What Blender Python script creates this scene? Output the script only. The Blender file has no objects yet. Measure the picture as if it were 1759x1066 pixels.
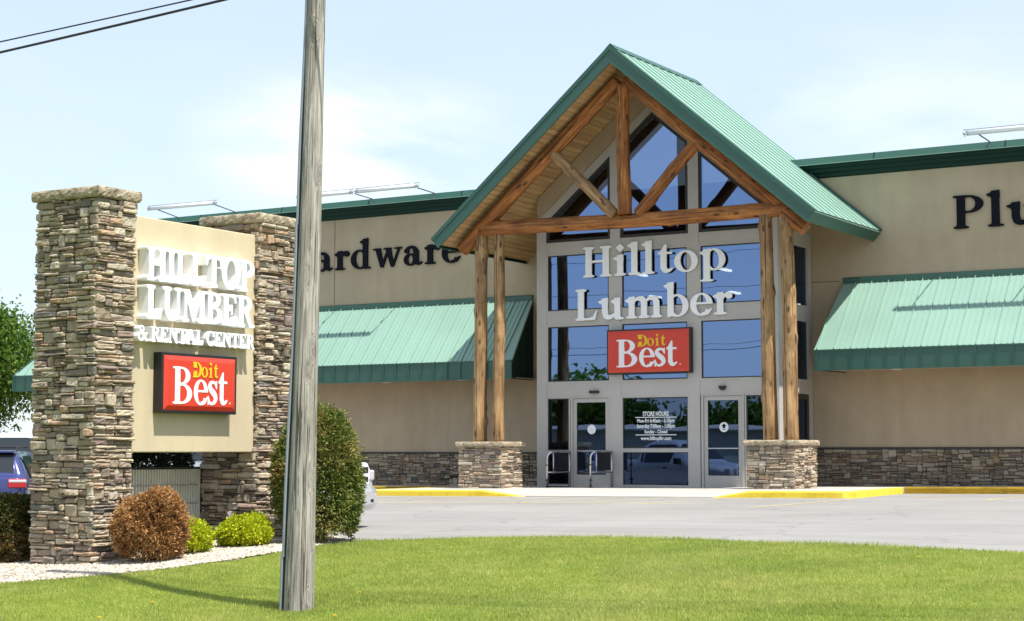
import bpy, math, random
import numpy as np
from mathutils import Vector, Matrix, Quaternion
from mathutils.geometry import tessellate_polygon
rnd = random.Random(11)
S = bpy.context.scene
COL = S.collection
R = math.radians
# ------------------------------------------------------------------ helpers
class MB:
    """collects geometry for ONE mesh"""
    def __init__(s): s.v = []; s.f = []; s.n = 0
    def add(s, verts, faces):
        b = s.n
        s.v.extend([tuple(p) for p in verts]); s.n += len(verts)
        s.f.extend([tuple(i + b for i in f) for f in faces])
    def box(s, x0, x1, y0, y1, z0, z1):
        s.add([(x0,y0,z0),(x1,y0,z0),(x1,y1,z0),(x0,y1,z0),(x0,y0,z1),(x1,y0,z1),(x1,y1,z1),(x0,y1,z1)],
              [(0,3,2,1),(4,5,6,7),(0,1,5,4),(1,2,6,5),(2,3,7,6),(3,0,4,7)])
    def obox(s, o, u, v, w):
        """box from corner o with edge vectors u v w"""
        o, u, v, w = map(Vector, (o, u, v, w))
        P = [o, o+u, o+u+v, o+v, o+w, o+u+w, o+u+v+w, o+v+w]
        F = [(0,3,2,1),(4,5,6,7),(0,1,5,4),(1,2,6,5),(2,3,7,6),(3,0,4,7)]
        if u.cross(v).dot(w) < 0: F = [tuple(reversed(f)) for f in F]
        s.add(P, F)
    def prism(s, poly, vec):
        """planar polygon (3d points) pushed along vec"""
        n = len(poly); vec = Vector(vec)
        P = [Vector(p) for p in poly] + [Vector(p) + vec for p in poly]
        nrm = Vector((0,0,0))
        for i in range(n): nrm += P[i].cross(P[(i+1) % n])
        F = [tuple(range(n)), tuple(range(2*n-1, n-1, -1))] + [(i, i+n, (i+1) % n + n, (i+1) % n) for i in range(n)]
        if nrm.dot(vec) > 0: F = [tuple(reversed(f)) for f in F]
        s.add(P, F)
    def tube(s, pts, rad, n=10, cap=True, wob=None):
        pts = [Vector(p) for p in pts]; m = len(pts)
        if not hasattr(rad, '__len__'): rad = [rad] * m
        t0 = (pts[1] - pts[0]).normalized()
        a = t0.orthogonal().normalized(); V = []
        for i in range(m):
            t = (pts[min(i+1, m-1)] - pts[max(i-1, 0)]).normalized()
            a = (a - t * a.dot(t)).normalized(); b = t.cross(a)
            for k in range(n):
                q = 2*math.pi*k/n
                r = rad[i] * (1 if wob is None else wob(i/(m-1), k))
                V.append(pts[i] + (a*math.cos(q) + b*math.sin(q)) * r)
        F = []
        for i in range(m-1):
            for k in range(n):
                F.append((i*n+k, i*n+(k+1) % n, (i+1)*n+(k+1) % n, (i+1)*n+k))
        if cap: F += [tuple(reversed(range(n))), tuple(range((m-1)*n, m*n))]
        s.add(V, F)
    def grid(s, fn, nu, nv):
        V = [fn(i/nu, j/nv) for i in range(nu+1) for j in range(nv+1)]
        F = [(i*(nv+1)+j, (i+1)*(nv+1)+j, (i+1)*(nv+1)+j+1, i*(nv+1)+j+1) for i in range(nu) for j in range(nv)]
        s.add(V, F)
    def loft(s, rings, cap=True):
        n = len(rings[0]); V = [p for r in rings for p in r]; F = []
        for i in range(len(rings)-1):
            for k in range(n): F.append((i*n+k, i*n+(k+1) % n, (i+1)*n+(k+1) % n, (i+1)*n+k))
        if cap: F += [tuple(reversed(range(n))), tuple(range(len(V)-n, len(V)))]
        s.add(V, F)

def link(o, parent=None):
    COL.objects.link(o)
    if parent is not None: o.parent = parent
    return o
def mesh_obj(name, verts, faces, mat, parent=None, smooth=False):
    me = bpy.data.meshes.new(name); me.from_pydata([tuple(v) for v in verts], [], faces); me.update()
    if mat: me.materials.append(mat)
    if smooth: me.polygons.foreach_set('use_smooth', [True]*len(me.polygons))
    return link(bpy.data.objects.new(name, me), parent)
def np_mesh(name, V, F, mat, parent=None, cols=None, colname='tint'):
    """V (n,3) F (m,k)"""
    V = np.ascontiguousarray(V, dtype=np.float32); F = np.ascontiguousarray(F, dtype=np.int32)
    me = bpy.data.meshes.new(name); m, k = F.shape
    me.vertices.add(len(V)); me.vertices.foreach_set('co', V.ravel())
    me.loops.add(m*k); me.loops.foreach_set('vertex_index', F.ravel())
    me.polygons.add(m); me.polygons.foreach_set('loop_start', np.arange(0, m*k, k, dtype=np.int32))
    me.update(calc_edges=True); me.validate()
    if cols is not None:
        at = me.attributes.new(colname, 'FLOAT', 'POINT'); at.data.foreach_set('value', np.ascontiguousarray(cols, dtype=np.float32))
    if mat: me.materials.append(mat)
    return link(bpy.data.objects.new(name, me), parent)
def tag(o, label=None, cat=None, group=None, kind=None):
    if label: o['label'] = label
    if cat: o['category'] = cat
    if group: o['group'] = group
    if kind: o['kind'] = kind
    return o
class Thing:
    """an Empty at the thing's base; parts are given in world coordinates"""
    def __init__(s, name, label, cat, base, group=None):
        s.e = link(bpy.data.objects.new(name, None)); s.e.location = base; s.b = Vector(base)
        s.e.empty_display_size = .2
        tag(s.e, label, cat, group)
    def part(s, name, mb, mat, parent=None, smooth=False, bevel=0, label=None):
        V = [Vector(v) - s.b for v in mb.v]
        o = mesh_obj(name, V, mb.f, mat, parent or s.e, smooth)
        if bevel:
            m = o.modifiers.new('bev', 'BEVEL'); m.width = bevel; m.segments = 2; m.limit_method = 'ANGLE'; m.angle_limit = R(40)
        if label: o['label'] = label
        return o
    def adopt(s, o, parent=None):
        """o was made in world coordinates with its own transform"""
        o.parent = parent or s.e
        o.location = Vector(o.location) - s.b
        return o
def struct(name, mb, mat, smooth=False):
    o = mesh_obj(name, mb.v, mb.f, mat, None, smooth); o['kind'] = 'structure'; return o

# ------------------------------------------------------------------ materials
class NT:
    def __init__(s, name):
        s.m = bpy.data.materials.new(name); s.m.use_nodes = True; s.t = s.m.node_tree
        s.b = s.t.nodes['Principled BSDF']; s.out = s.t.nodes['Material Output']
    def n(s, typ, **kw):
        x = s.t.nodes.new('ShaderNode' + typ)
        for k, v in kw.items():
            if k in x.inputs.keys(): x.inputs[k].default_value = v
            else: setattr(x, k, v)
        return x
    def l(s, a, b): s.t.links.new(a, b)
    def coord(s, kind='Object', scale=(1,1,1)):
        c = s.n('TexCoord'); m = s.n('Mapping'); m.inputs['Scale'].default_value = scale
        s.l(c.outputs[kind], m.inputs['Vector']); return m.outputs['Vector']
    def noise(s, vec, scale, detail=5, rough=.55, dist=0):
        x = s.n('TexNoise'); x.inputs['Scale'].default_value = scale; x.inputs['Detail'].default_value = detail
        x.inputs['Roughness'].default_value = rough; x.inputs['Distortion'].default_value = dist
        if vec is not None: s.l(vec, x.inputs['Vector'])
        return x.outputs['Fac']
    def ramp(s, fac, stops, interp='LINEAR'):
        r = s.n('ValToRGB'); r.color_ramp.interpolation = interp
        e = r.color_ramp.elements
        while len(e) < len(stops): e.new(.5)
        for i, (p, c) in enumerate(stops):
            e[i].position = p; e[i].color = (c[0], c[1], c[2], 1) if hasattr(c, '__len__') else (c, c, c, 1)
        s.l(fac, r.inputs['Fac']); return r.outputs['Color']
    def mix(s, fac, a, b, mode='MIX'):
        x = s.n('Mix', data_type='RGBA', blend_type=mode)
        for sock, val in ((x.inputs[0], fac), (x.inputs[6], a), (x.inputs[7], b)):
            if hasattr(val, 'is_output'): s.l(val, sock)
            elif hasattr(val, '__len__'): sock.default_value = (val[0], val[1], val[2], 1)
            else: sock.default_value = val
        return x.outputs[2]
    def math(s, op, a, b=0, clamp=False):
        x = s.n('Math', operation=op); x.use_clamp = clamp
        for sock, val in ((x.inputs[0], a), (x.inputs[1], b)):
            if hasattr(val, 'is_output'): s.l(val, sock)
            else: sock.default_value = val
        return x.outputs[0]
    def bump(s, h, strength=.3, dist=.02):
        x = s.n('Bump'); x.inputs['Strength'].default_value = strength; x.inputs['Distance'].default_value = dist
        s.l(h, x.inputs['Height']); s.l(x.outputs[0], s.b.inputs['Normal'])
    def base(s, c):
        if hasattr(c, 'is_output'): s.l(c, s.b.inputs['Base Color'])
        else: s.b.inputs['Base Color'].default_value = (c[0], c[1], c[2], 1)
        return s
    def set(s, rough=None, spec=None, metal=None, ior=None):
        if rough is not None: s.b.inputs['Roughness'].default_value = rough
        if spec is not None: s.b.inputs['Specular IOR Level'].default_value = spec
        if metal is not None: s.b.inputs['Metallic'].default_value = metal
        if ior is not None: s.b.inputs['IOR'].default_value = ior
        return s
def plain(name, c, rough=.5, var=.12, scale=6, spec=.5, metal=0, bump=0):
    t = NT(name); v = t.coord(); f = t.noise(v, scale, 6)
    a = tuple(x*(1-var) for x in c); b = tuple(min(1, x*(1+var)) for x in c)
    t.base(t.ramp(f, [(.3, a), (.7, b)])); t.set(rough, spec, metal)
    if bump: t.bump(t.noise(v, scale*12, 4), bump, .01)
    return t.m
def mat_stone(name, dark=1.0):
    t = NT(name); g = t.n('NewGeometry'); v = t.coord()
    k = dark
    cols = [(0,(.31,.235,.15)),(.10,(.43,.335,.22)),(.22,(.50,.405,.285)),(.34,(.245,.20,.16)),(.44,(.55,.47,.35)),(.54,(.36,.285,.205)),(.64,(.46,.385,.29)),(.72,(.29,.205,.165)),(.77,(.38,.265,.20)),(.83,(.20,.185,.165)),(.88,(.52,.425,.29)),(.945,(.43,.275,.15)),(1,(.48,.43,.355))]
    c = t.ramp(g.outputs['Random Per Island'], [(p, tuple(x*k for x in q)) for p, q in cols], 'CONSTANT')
    n1 = t.noise(v, 9, 7, .65); n2 = t.noise(v, 55, 5, .6)
    c = t.mix(t.ramp(n1, [(.35, 0), (.75, 1)]), c, (.20*k, .17*k, .14*k), 'MIX') if False else t.mix(.55, c, t.ramp(n1, [(.26, (.36,.35,.34)), (.46, (.88,.87,.86)), (.75, (1.2,1.17,1.1))]), 'MULTIPLY')
    c = t.mix(.35, c, t.ramp(n2, [(.3, (.55,.53,.5)), (.7, (1.2,1.2,1.2))]), 'MULTIPLY')
    hs = t.n('HueSaturation'); hs.inputs['Saturation'].default_value = .80; hs.inputs['Value'].default_value = 1.02; t.l(t.mix(1.0, c, (1.03,1.0,.94), 'MULTIPLY'), hs.inputs['Color'])
    t.base(hs.outputs[0]); t.set(.9, .2); t.bump(t.noise(v, 28, 8, .7), .9, .02)
    return t.m
def mat_log(name, dark, mid, light):
    t = NT(name); v = t.coord('Object', (14, 14, .9)); v2 = t.coord('Object', (1, 1, .55)); v3 = t.coord('Object', (5.5, 5.5, 2.2))
    oi = t.n('ObjectInfo')
    add = t.n('VectorMath', operation='ADD'); t.l(v, add.inputs[0])
    cx = t.n('CombineXYZ'); t.l(t.math('MULTIPLY', oi.outputs['Random'], 40), cx.inputs[2]); t.l(cx.outputs[0], add.inputs[1])
    n = t.noise(add.outputs[0], 1.0, 10, .72, .9); c = t.ramp(n, [(.33, dark), (.48, mid), (.64, light)])
    big = t.noise(v2, 2.2, 4); c = t.mix(.8, c, t.ramp(big, [(.34, (.45,.40,.40)), (.62, (1.2,1.2,1.2))]), 'MULTIPLY')
    crack = t.noise(t.coord('Object', (17, 17, .13)), 1.0, 4, .55, .3)
    ck = t.ramp(crack, [(.60, 0), (.66, .8)])
    c = t.mix(ck, c, tuple(x*.18 for x in dark))
    vo = t.n('TexVoronoi'); vo.inputs['Scale'].default_value = 1.0; t.l(v3, vo.inputs['Vector'])
    kn = t.ramp(vo.outputs['Distance'], [(.13, 1), (.22, 0)])
    c = t.mix(t.math('MULTIPLY', kn, .8), c, tuple(x*.3 for x in dark))
    t.base(c); t.set(.62, .35)
    t.bump(t.math('SUBTRACT', n, t.math('MULTIPLY', ck, .8)), .6, .03)
    return t.m
def mat_leaf(name, stops, trans=.25, noise_scale=2.0, rough=.55, amt=.5):
    t = NT(name); g = t.n('NewGeometry'); v = t.coord()
    f = t.math('ADD', t.math('MULTIPLY', g.outputs['Random Per Island'], 1-amt), t.math('MULTIPLY', t.ramp(t.noise(v, noise_scale, 4), [(.32, 0), (.68, 1)]), amt))
    c = t.ramp(f, stops); t.base(c); t.set(rough, .25)
    tr = t.n('BsdfTranslucent'); t.l(c, tr.inputs['Color'])
    mx = t.n('MixShader'); mx.inputs[0].default_value = trans
    t.l(t.b.outputs[0], mx.inputs[1]); t.l(tr.outputs[0], mx.inputs[2]); t.l(mx.outputs[0], t.out.inputs['Surface'])
    return t.m
def mat_glass(name, refl=.30, tint=(.10,.11,.12)):
    t = NT(name)
    gl = t.n('BsdfGlossy'); gl.inputs['Roughness'].default_value = .008; gl.inputs['Color'].default_value = (.36,.53,.93,1)
    tr = t.n('BsdfTransparent'); tr.inputs['Color'].default_value = (*tint, 1)
    lw = t.n('LayerWeight'); lw.inputs['Blend'].default_value = .25
    fac = t.math('ADD', t.math('MULTIPLY', lw.outputs['Fresnel'], .6), refl, True)
    mx = t.n('MixShader'); t.l(fac, mx.inputs[0]); t.l(tr.outputs[0], mx.inputs[1]); t.l(gl.outputs[0], mx.inputs[2])
    b = t.n('Bump'); b.inputs['Strength'].default_value = .10; b.inputs['Distance'].default_value = .02
    t.l(t.noise(t.coord('Object', (1, 1, .6)), 1.3, 1), b.inputs['Height']); t.l(b.outputs[0], gl.inputs['Normal'])
    t.l(mx.outputs[0], t.out.inputs['Surface'])
    return t.m
def emit(name, c, s):
    t = NT(name); t.base(c); t.b.inputs['Emission Color'].default_value = (*c, 1); t.b.inputs['Emission Strength'].default_value = s
    return t.m

M = {}
M['stone'] = mat_stone('ledgestone'); M['mortar'] = plain('mortar', (.10,.085,.07), .95)
M['mortar_dark'] = plain('mortar in joints', (.07,.06,.055), .95)
def mat_cap():
    t = NT('cut stone cap'); v = t.coord(); n = t.noise(v, 7, 8, .7); n2 = t.noise(v, 40, 6, .7)
    c = t.ramp(n, [(.30, (.15,.12,.085)), (.47, (.40,.33,.225)), (.66, (.56,.48,.35))])
    c = t.mix(.6, c, t.ramp(n2, [(.3, (.35,.33,.3)), (.5, (1,1,1))]), 'MULTIPLY')
    t.base(c); t.set(.9, .2); t.bump(t.noise(v, 22, 8, .75), 1.0, .03); return t.m
M['cap'] = mat_cap()
def mat_stucco(name, c):
    t = NT(name); v = t.coord(); n = t.noise(v, .8, 6, .6); n2 = t.noise(t.coord('Object', (3, 3, .5)), 1.2, 5)
    col = t.ramp(n, [(.3, tuple(x*.9 for x in c)), (.7, tuple(x*1.07 for x in c))])
    col = t.mix(.35, col, t.ramp(n2, [(.3, (.84,.82,.8)), (.6, (1.04,1.04,1.04))]), 'MULTIPLY')
    t.base(col); t.set(.95, .1); t.bump(t.noise(v, 70, 5, .7), .5, .012); return t.m
M['stucco'] = mat_stucco('tan stucco', (.455,.365,.255))
M['panel'] = mat_stucco('pale sign stucco', (.60,.50,.335))
def mat_metal_roof(name, c, rough=.42):
    t = NT(name); v = t.coord(); n = t.noise(t.coord('Object', (.9, .9, .9)), .7, 5)
    col = t.ramp(n, [(.3, tuple(x*.93 for x in c)), (.7, tuple(x*1.06 for x in c))])
    t.base(col); t.set(rough, .75); t.b.inputs['Coat Weight'].default_value = .15; t.b.inputs['Coat Roughness'].default_value = .35
    t.bump(t.noise(v, 3.5, 3), .12, .02); return t.m
M['green_roof'] = mat_metal_roof('green roofing metal with sheen in colour', (.225,.365,.29), .5)  # same paint as the trim, sun and sky sheen put into the colour
M['green_trim'] = mat_metal_roof('green metal with shade in colour', (.012,.080,.053), .5)  # same paint as the awning tops, shade of upright faces put into the colour
M['green_dark'] = mat_metal_roof('dark green cornice metal', (.006,.030,.024), .6); M['green_dark'].node_tree.nodes['Principled BSDF'].inputs['Specular IOR Level'].default_value = .2; M['green_dark'].node_tree.nodes['Principled BSDF'].inputs['Coat Weight'].default_value = 0
def mat_planks():
    t = NT('pine soffit planks'); c0 = t.n('TexCoord'); sep = t.n('SeparateXYZ'); t.l(c0.outputs['Object'], sep.inputs[0])
    n = t.noise(t.coord('Object', (9, .8, 9)), 1.2, 7, .6)
    pl = t.math('MULTIPLY', sep.outputs[0], 9.0)
    fl = t.math('FLOOR', pl); wn = t.n('TexWhiteNoise', noise_dimensions='1D'); t.l(fl, wn.inputs['W'])
    c = t.ramp(n, [(.25, (.38,.23,.10)), (.5, (.55,.36,.17)), (.75, (.66,.46,.24))])
    c = t.mix(.5, c, t.ramp(wn.outputs['Value'], [(0, (.7,.66,.6)), (1, (1.15,1.15,1.1))]), 'MULTIPLY')
    kn = t.n('TexVoronoi'); kn.inputs['Scale'].default_value = 1; t.l(t.coord('Object', (9, 2.5, 9)), kn.inputs['Vector'])
    c = t.mix(t.math('MULTIPLY', t.ramp(kn.outputs['Distance'], [(.07, 1), (.12, 0)]), .8), c, (.10,.05,.02))
    gap = t.ramp(t.math('FRACT', pl), [(.04, 0), (.09, 1)])
    c = t.mix(gap, (.10,.05,.02), c)
    t.base(c); t.set(.6, .3); return t.m
M['planks'] = mat_planks()
M['log_truss'] = mat_log('stained log', (.11,.04,.012), (.33,.12,.03), (.52,.22,.06))
M['log_post'] = mat_log('weathered log', (.15,.075,.03), (.34,.20,.085), (.50,.33,.155))
M['alu'] = plain('grey storefront aluminium', (.47,.44,.405), .5, .04, 3, .5)
M['gasket'] = plain('dark window gasket', (.035,.034,.033), .6)
M['dark_alu'] = plain('dark bronze aluminium', (.03,.028,.026), .4)
M['glass'] = mat_glass('coated window glass', .40)
M['glass_dark'] = mat_glass('door glass', .18, (.12,.12,.12))
M['steel'] = plain('stainless steel', (.55,.55,.56), .25, .05, 5, .5, 1.0)
M['black'] = plain('black plastic', (.012,.012,.013), .45)
M['letter_white'] = plain('white painted letter', (.90,.90,.90), .45, .03, 3)
M['letter_black'] = plain('near black letter', (.006,.007,.012), .75, .1, 6, .12)
M['red'] = plain('red sign acrylic', (.62,.045,.02), .3, .04, 3, .5)
M['yellow'] = plain('yellow vinyl', (.80,.50,.01), .35, .03)
M['white_vinyl'] = plain('white vinyl', (.82,.82,.83), .4, .02)
def mat_kerb():
    t = NT('yellow kerb paint'); v = t.coord(); n = t.noise(v, 2.5, 7, .65); n2 = t.noise(v, 14, 6, .7)
    c = t.ramp(n, [(.3, (.62,.42,.03)), (.5, (.80,.57,.05)), (.7, (.84,.62,.08))])
    c = t.mix(t.ramp(n2, [(.66, 0), (.74, 1)]), c, (.35,.32,.27)); t.base(c); t.set(.7, .3); t.bump(n2, .3, .01); return t.m
M['kerb'] = mat_kerb()
def mat_kerb_old():
    t = NT('worn yellow kerb paint'); v = t.coord(); n = t.noise(t.coord('Object', (1, 1, 6)), 3, 7, .7)
    c = t.ramp(n, [(.3, (.15,.10,.02)), (.55, (.36,.22,.015)), (.75, (.28,.19,.045))]); t.base(c); t.set(.8, .2); return t.m
M['kerb_old'] = mat_kerb_old()
def mat_concrete(name, c):
    t = NT(name); v = t.coord(); n = t.noise(v, .9, 8, .6); n2 = t.noise(v, 30, 5, .7)
    col = t.ramp(n, [(.3, tuple(x*.86 for x in c)), (.7, tuple(x*1.06 for x in c))])
    col = t.mix(.3, col, t.ramp(n2, [(.3, (.75,.75,.75)), (.6, (1.05,1.05,1.05))]), 'MULTIPLY')
    t.base(col); t.set(.9, .2); t.bump(n2, .2, .01); return t.m
M['concrete'] = mat_concrete('pale concrete', (.46,.43,.385))
def mat_asphalt():
    t = NT('worn grey asphalt'); v = t.coord(); n = t.noise(v, .35, 6, .6)
    st = t.noise(t.coord('Object', (.12, 1.6, 1)), 1.0, 6, .6, .5); gr = t.noise(v, 60, 4, .8)
    c = t.ramp(n, [(.3, (.238,.226,.212)), (.7, (.288,.275,.258))])
    c = t.mix(.6, c, t.ramp(st, [(.25, (.80,.80,.80)), (.5, (1,1,1)), (.75, (1.10,1.10,1.09))]), 'MULTIPLY')
    c = t.mix(.5, c, t.ramp(gr, [(.25, (.62,.62,.62)), (.5, (1,1,1)), (.75, (1.25,1.25,1.25))]), 'MULTIPLY')
    cr = t.n('TexVoronoi', feature='DISTANCE_TO_EDGE'); cr.inputs['Scale'].default_value = .28
    w = t.n('VectorMath', operation='ADD'); t.l(v, w.inputs[0]); nv = t.n('TexNoise'); nv.inputs['Scale'].default_value = 1.2; t.l(v, nv.inputs['Vector']); t.l(nv.outputs['Color'], w.inputs[1])
    t.l(w.outputs[0], cr.inputs['Vector'])
    c = t.mix(t.math('MULTIPLY', t.ramp(cr.outputs['Distance'], [(.004, 1), (.010, 0)]), .32), c, (.12,.12,.12))
    t.base(c); t.set(.9, .25); t.bump(gr, .3, .01); return t.m
M['asphalt'] = mat_asphalt()
M['street'] = plain('street asphalt', (.16,.16,.165), .9, .15, 2)
M['soil'] = plain('soil', (.09,.07,.045), .95, .3, 4)
def mat_lawn():
    t = NT('lawn'); v = t.coord(); n = t.noise(v, .55, 6, .65, .4); n2 = t.noise(t.coord('Object', (1, 1, 1)), 26, 5, .7)
    c = t.ramp(n, [(.28, (.085,.14,.014)), (.5, (.15,.21,.022)), (.72, (.22,.25,.05))])
    c = t.mix(.7, c, t.ramp(n2, [(.3, (.45,.5,.4)), (.6, (1.1,1.1,1.0))]), 'MULTIPLY'); t.base(c); t.set(.9, .1); return t.m
M['lawn'] = mat_lawn()
def mat_blades():
    t = NT('grass blades'); v = t.coord(); g = t.n('NewGeometry')
    n = t.noise(v, .42, 6, .62, .5); n3 = t.noise(v, 3.2, 5, .6)
    f = t.math('ADD', t.math('MULTIPLY', t.ramp(n, [(.3, 0), (.7, 1)]), .38), t.math('ADD', t.math('MULTIPLY', g.outputs['Random Per Island'], .34), t.math('MULTIPLY', t.ramp(n3, [(.3, 0), (.7, 1)]), .28)))
    st = t.noise(v, .23, 5, .6, .8)
    c = t.ramp(f, [(.08, (.14,.235,.022)), (.35, (.28,.385,.040)), (.6, (.43,.51,.078)), (.82, (.60,.60,.18)), (.95, (.74,.68,.36))])
    c = t.mix(.26, c, (.56,.52,.24)); c = t.mix(t.ramp(st, [(.52, 0), (.70, .42)]), c, (.60,.55,.24))
    t.base(c); t.set(.55, .25)
    tr = t.n('BsdfTranslucent'); t.l(c, tr.inputs['Color']); mx = t.n('MixShader'); mx.inputs[0].default_value = .45
    t.l(t.b.outputs[0], mx.inputs[1]); t.l(tr.outputs[0], mx.inputs[2]); t.l(mx.outputs[0], t.out.inputs['Surface']); return t.m
M['blades'] = mat_blades()
def mat_pebble():
    t = NT('pale pebbles'); g = t.n('NewGeometry')
    t.base(t.ramp(g.outputs['Random Per Island'], [(0, (.25,.20,.15)), (.25, (.43,.36,.275)), (.5, (.54,.47,.38)), (.8, (.62,.56,.47)), (1, (.36,.33,.29))])); t.set(.8, .3); return t.m
M['pebble'] = mat_pebble()
M['bed'] = mat_concrete('sandy bed', (.25,.21,.155))
M['far'] = plain('far ground', (.13,.15,.06), .95, .3, .05)
M['white_metal'] = plain('white corrugated metal', (.80,.80,.74), .5, .06, 3)
M['shed'] = plain('pale shed cladding', (.46,.45,.43), .7, .08, 1)
M['bark'] = plain('bark', (.10,.075,.05), .9, .4, 9, .2, 0, .6)
M['rubber'] = plain('tyre rubber', (.016,.016,.017), .8)
M['car_glass'] = NT('car glass').base((.015,.018,.02)).set(.03, .9).m
M['chrome'] = NT('chrome').base((.75,.76,.78)).set(.12, .5, 1.0).m
M['grey_plastic'] = plain('grey cladding', (.09,.095,.11), .55)
M['lamp_red'] = NT('red lamp lens').base((.45,.015,.02)).set(.15, .6).m
M['lamp_clear'] = NT('clear lamp lens').base((.55,.52,.52)).set(.12, .7).m
M['plate'] = plain('plate', (.60,.66,.74), .4, .2, 14)
M['paint_silver'] = NT('silver car paint').base((.62,.63,.65)).set(.28, .6, .45).m
M['paint_white'] = NT('white car paint').base((.80,.80,.80)).set(.25, .6).m
M['paint_blue'] = NT('blue car paint').base((.035,.045,.165)).set(.22, .6, .2).m
for k in ('paint_silver', 'paint_white', 'paint_blue'):
    M[k].node_tree.nodes['Principled BSDF'].inputs['Coat Weight'].default_value = .6
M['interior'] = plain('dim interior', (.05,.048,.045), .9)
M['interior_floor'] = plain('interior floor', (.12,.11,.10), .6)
M['lamp_on'] = emit('ceiling lamp', (1,.97,.9), 6)
M['tube'] = NT('white lamp tube').base((.82,.83,.85)).set(.2, .6).m
M['neon_red'] = emit('dim red neon', (.22,.035,.025), .12)
M['neon_blue'] = emit('dim blue neon', (.06,.08,.13), .10)
M['conduit'] = plain('grey conduit', (.30,.33,.37), .5, .06, 2, .5, .2)
M['downlight'] = NT('frosted lamp lens').base((.7,.7,.68)).set(.3, .5).m
def mat_pole():
    t = NT('weathered pole wood'); c0 = t.n('TexCoord')
    v3 = t.coord('Object', (7.0, 7.0, 2.1)); vo = t.n('TexVoronoi'); vo.inputs['Scale'].default_value = 1; t.l(v3, vo.inputs['Vector'])
    d = t.ramp(vo.outputs['Distance'], [(0, 1), (.45, 0)], 'EASE')
    v = t.coord('Object', (42, 42, 1.5)); add = t.n('VectorMath', operation='ADD'); t.l(v, add.inputs[0])
    cx = t.n('CombineXYZ'); t.l(t.math('MULTIPLY', d, 5.0), cx.inputs[0]); t.l(t.math('MULTIPLY', d, 3.0), cx.inputs[2]); t.l(cx.outputs[0], add.inputs[1])
    n = t.noise(add.outputs[0], 1.0, 10, .74, .9)
    c = t.ramp(n, [(.34, (.115,.10,.09)), (.44, (.325,.29,.26)), (.56, (.51,.465,.42)), (.67, (.68,.635,.58))])
    big = t.noise(t.coord('Object', (2, 2, .5)), 1.5, 4); c = t.mix(.7, c, t.ramp(big, [(.3, (.72,.68,.62)), (.65, (1.15,1.15,1.15))]), 'MULTIPLY')
    kn = t.ramp(vo.outputs['Distance'], [(.05, 1), (.13, 0)]); c = t.mix(t.math('MULTIPLY', kn, .7), c, (.12,.10,.085))
    rg = t.math('MULTIPLY', t.ramp(t.math('SINE', t.math('MULTIPLY', vo.outputs['Distance'], 75)), [(.35, 0), (.9, 1)]), t.ramp(vo.outputs['Distance'], [(.16, .75), (.34, 0)])); c = t.mix(rg, c, (.17,.15,.135))
    crk = t.noise(t.coord('Object', (38, 38, .42)), 1.0, 5, .6, .8); ck = t.ramp(crk, [(.565, 0), (.60, 1)])
    c = t.mix(t.math('MULTIPLY', ck, .85), c, (.06,.05,.045))
    t.base(c); t.set(.9, .15); t.bump(t.math('SUBTRACT', n, ck), .7, .03); return t.m
M['pole'] = mat_pole()
M['leaf_arb'] = mat_leaf('arborvitae sprays', [(.05,(.045,.072,.012)), (.33,(.105,.148,.024)), (.56,(.18,.205,.042)), (.74,(.31,.26,.09)), (.93,(.45,.26,.11))], .2, 2.2)
M['leaf_brown'] = mat_leaf('dry cedar sprays', [(.05,(.13,.06,.02)), (.35,(.31,.15,.055)), (.65,(.48,.26,.10)), (.93,(.62,.40,.19)), (1,(.26,.26,.06))], .2, 3.0)
M['leaf_spirea'] = mat_leaf('yellow green leaves', [(.05,(.20,.27,.008)), (.4,(.42,.49,.014)), (.8,(.60,.63,.03)), (1,(.70,.68,.08))], .35, 3.0)
M['leaf_hedge'] = mat_leaf('hedge sprays', [(.05,(.020,.036,.009)), (.4,(.045,.065,.012)), (.6,(.12,.10,.025)), (.85,(.21,.105,.04)), (1,(.16,.20,.03))], .15, 2.6)
M['leaf_dark'] = mat_leaf('dark hedge leaves', [(.1,(.012,.026,.008)), (.6,(.028,.05,.014)), (1,(.05,.075,.02))], .12, 3)
M['leaf_tree'] = mat_leaf('tree leaves', [(.05,(.030,.075,.010)), (.4,(.075,.15,.016)), (.8,(.15,.24,.028)), (1,(.24,.32,.05))], .35, .8)
M['twig'] = plain('twigs', (.07,.05,.035), .9)
M['petal'] = plain('dandelion yellow', (.80,.58,.01), .6)
M['board'] = plain('weathered board', (.22,.19,.20), .8)
M['truck_box'] = plain('dark grille mesh', (.01,.01,.011), .5)
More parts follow.
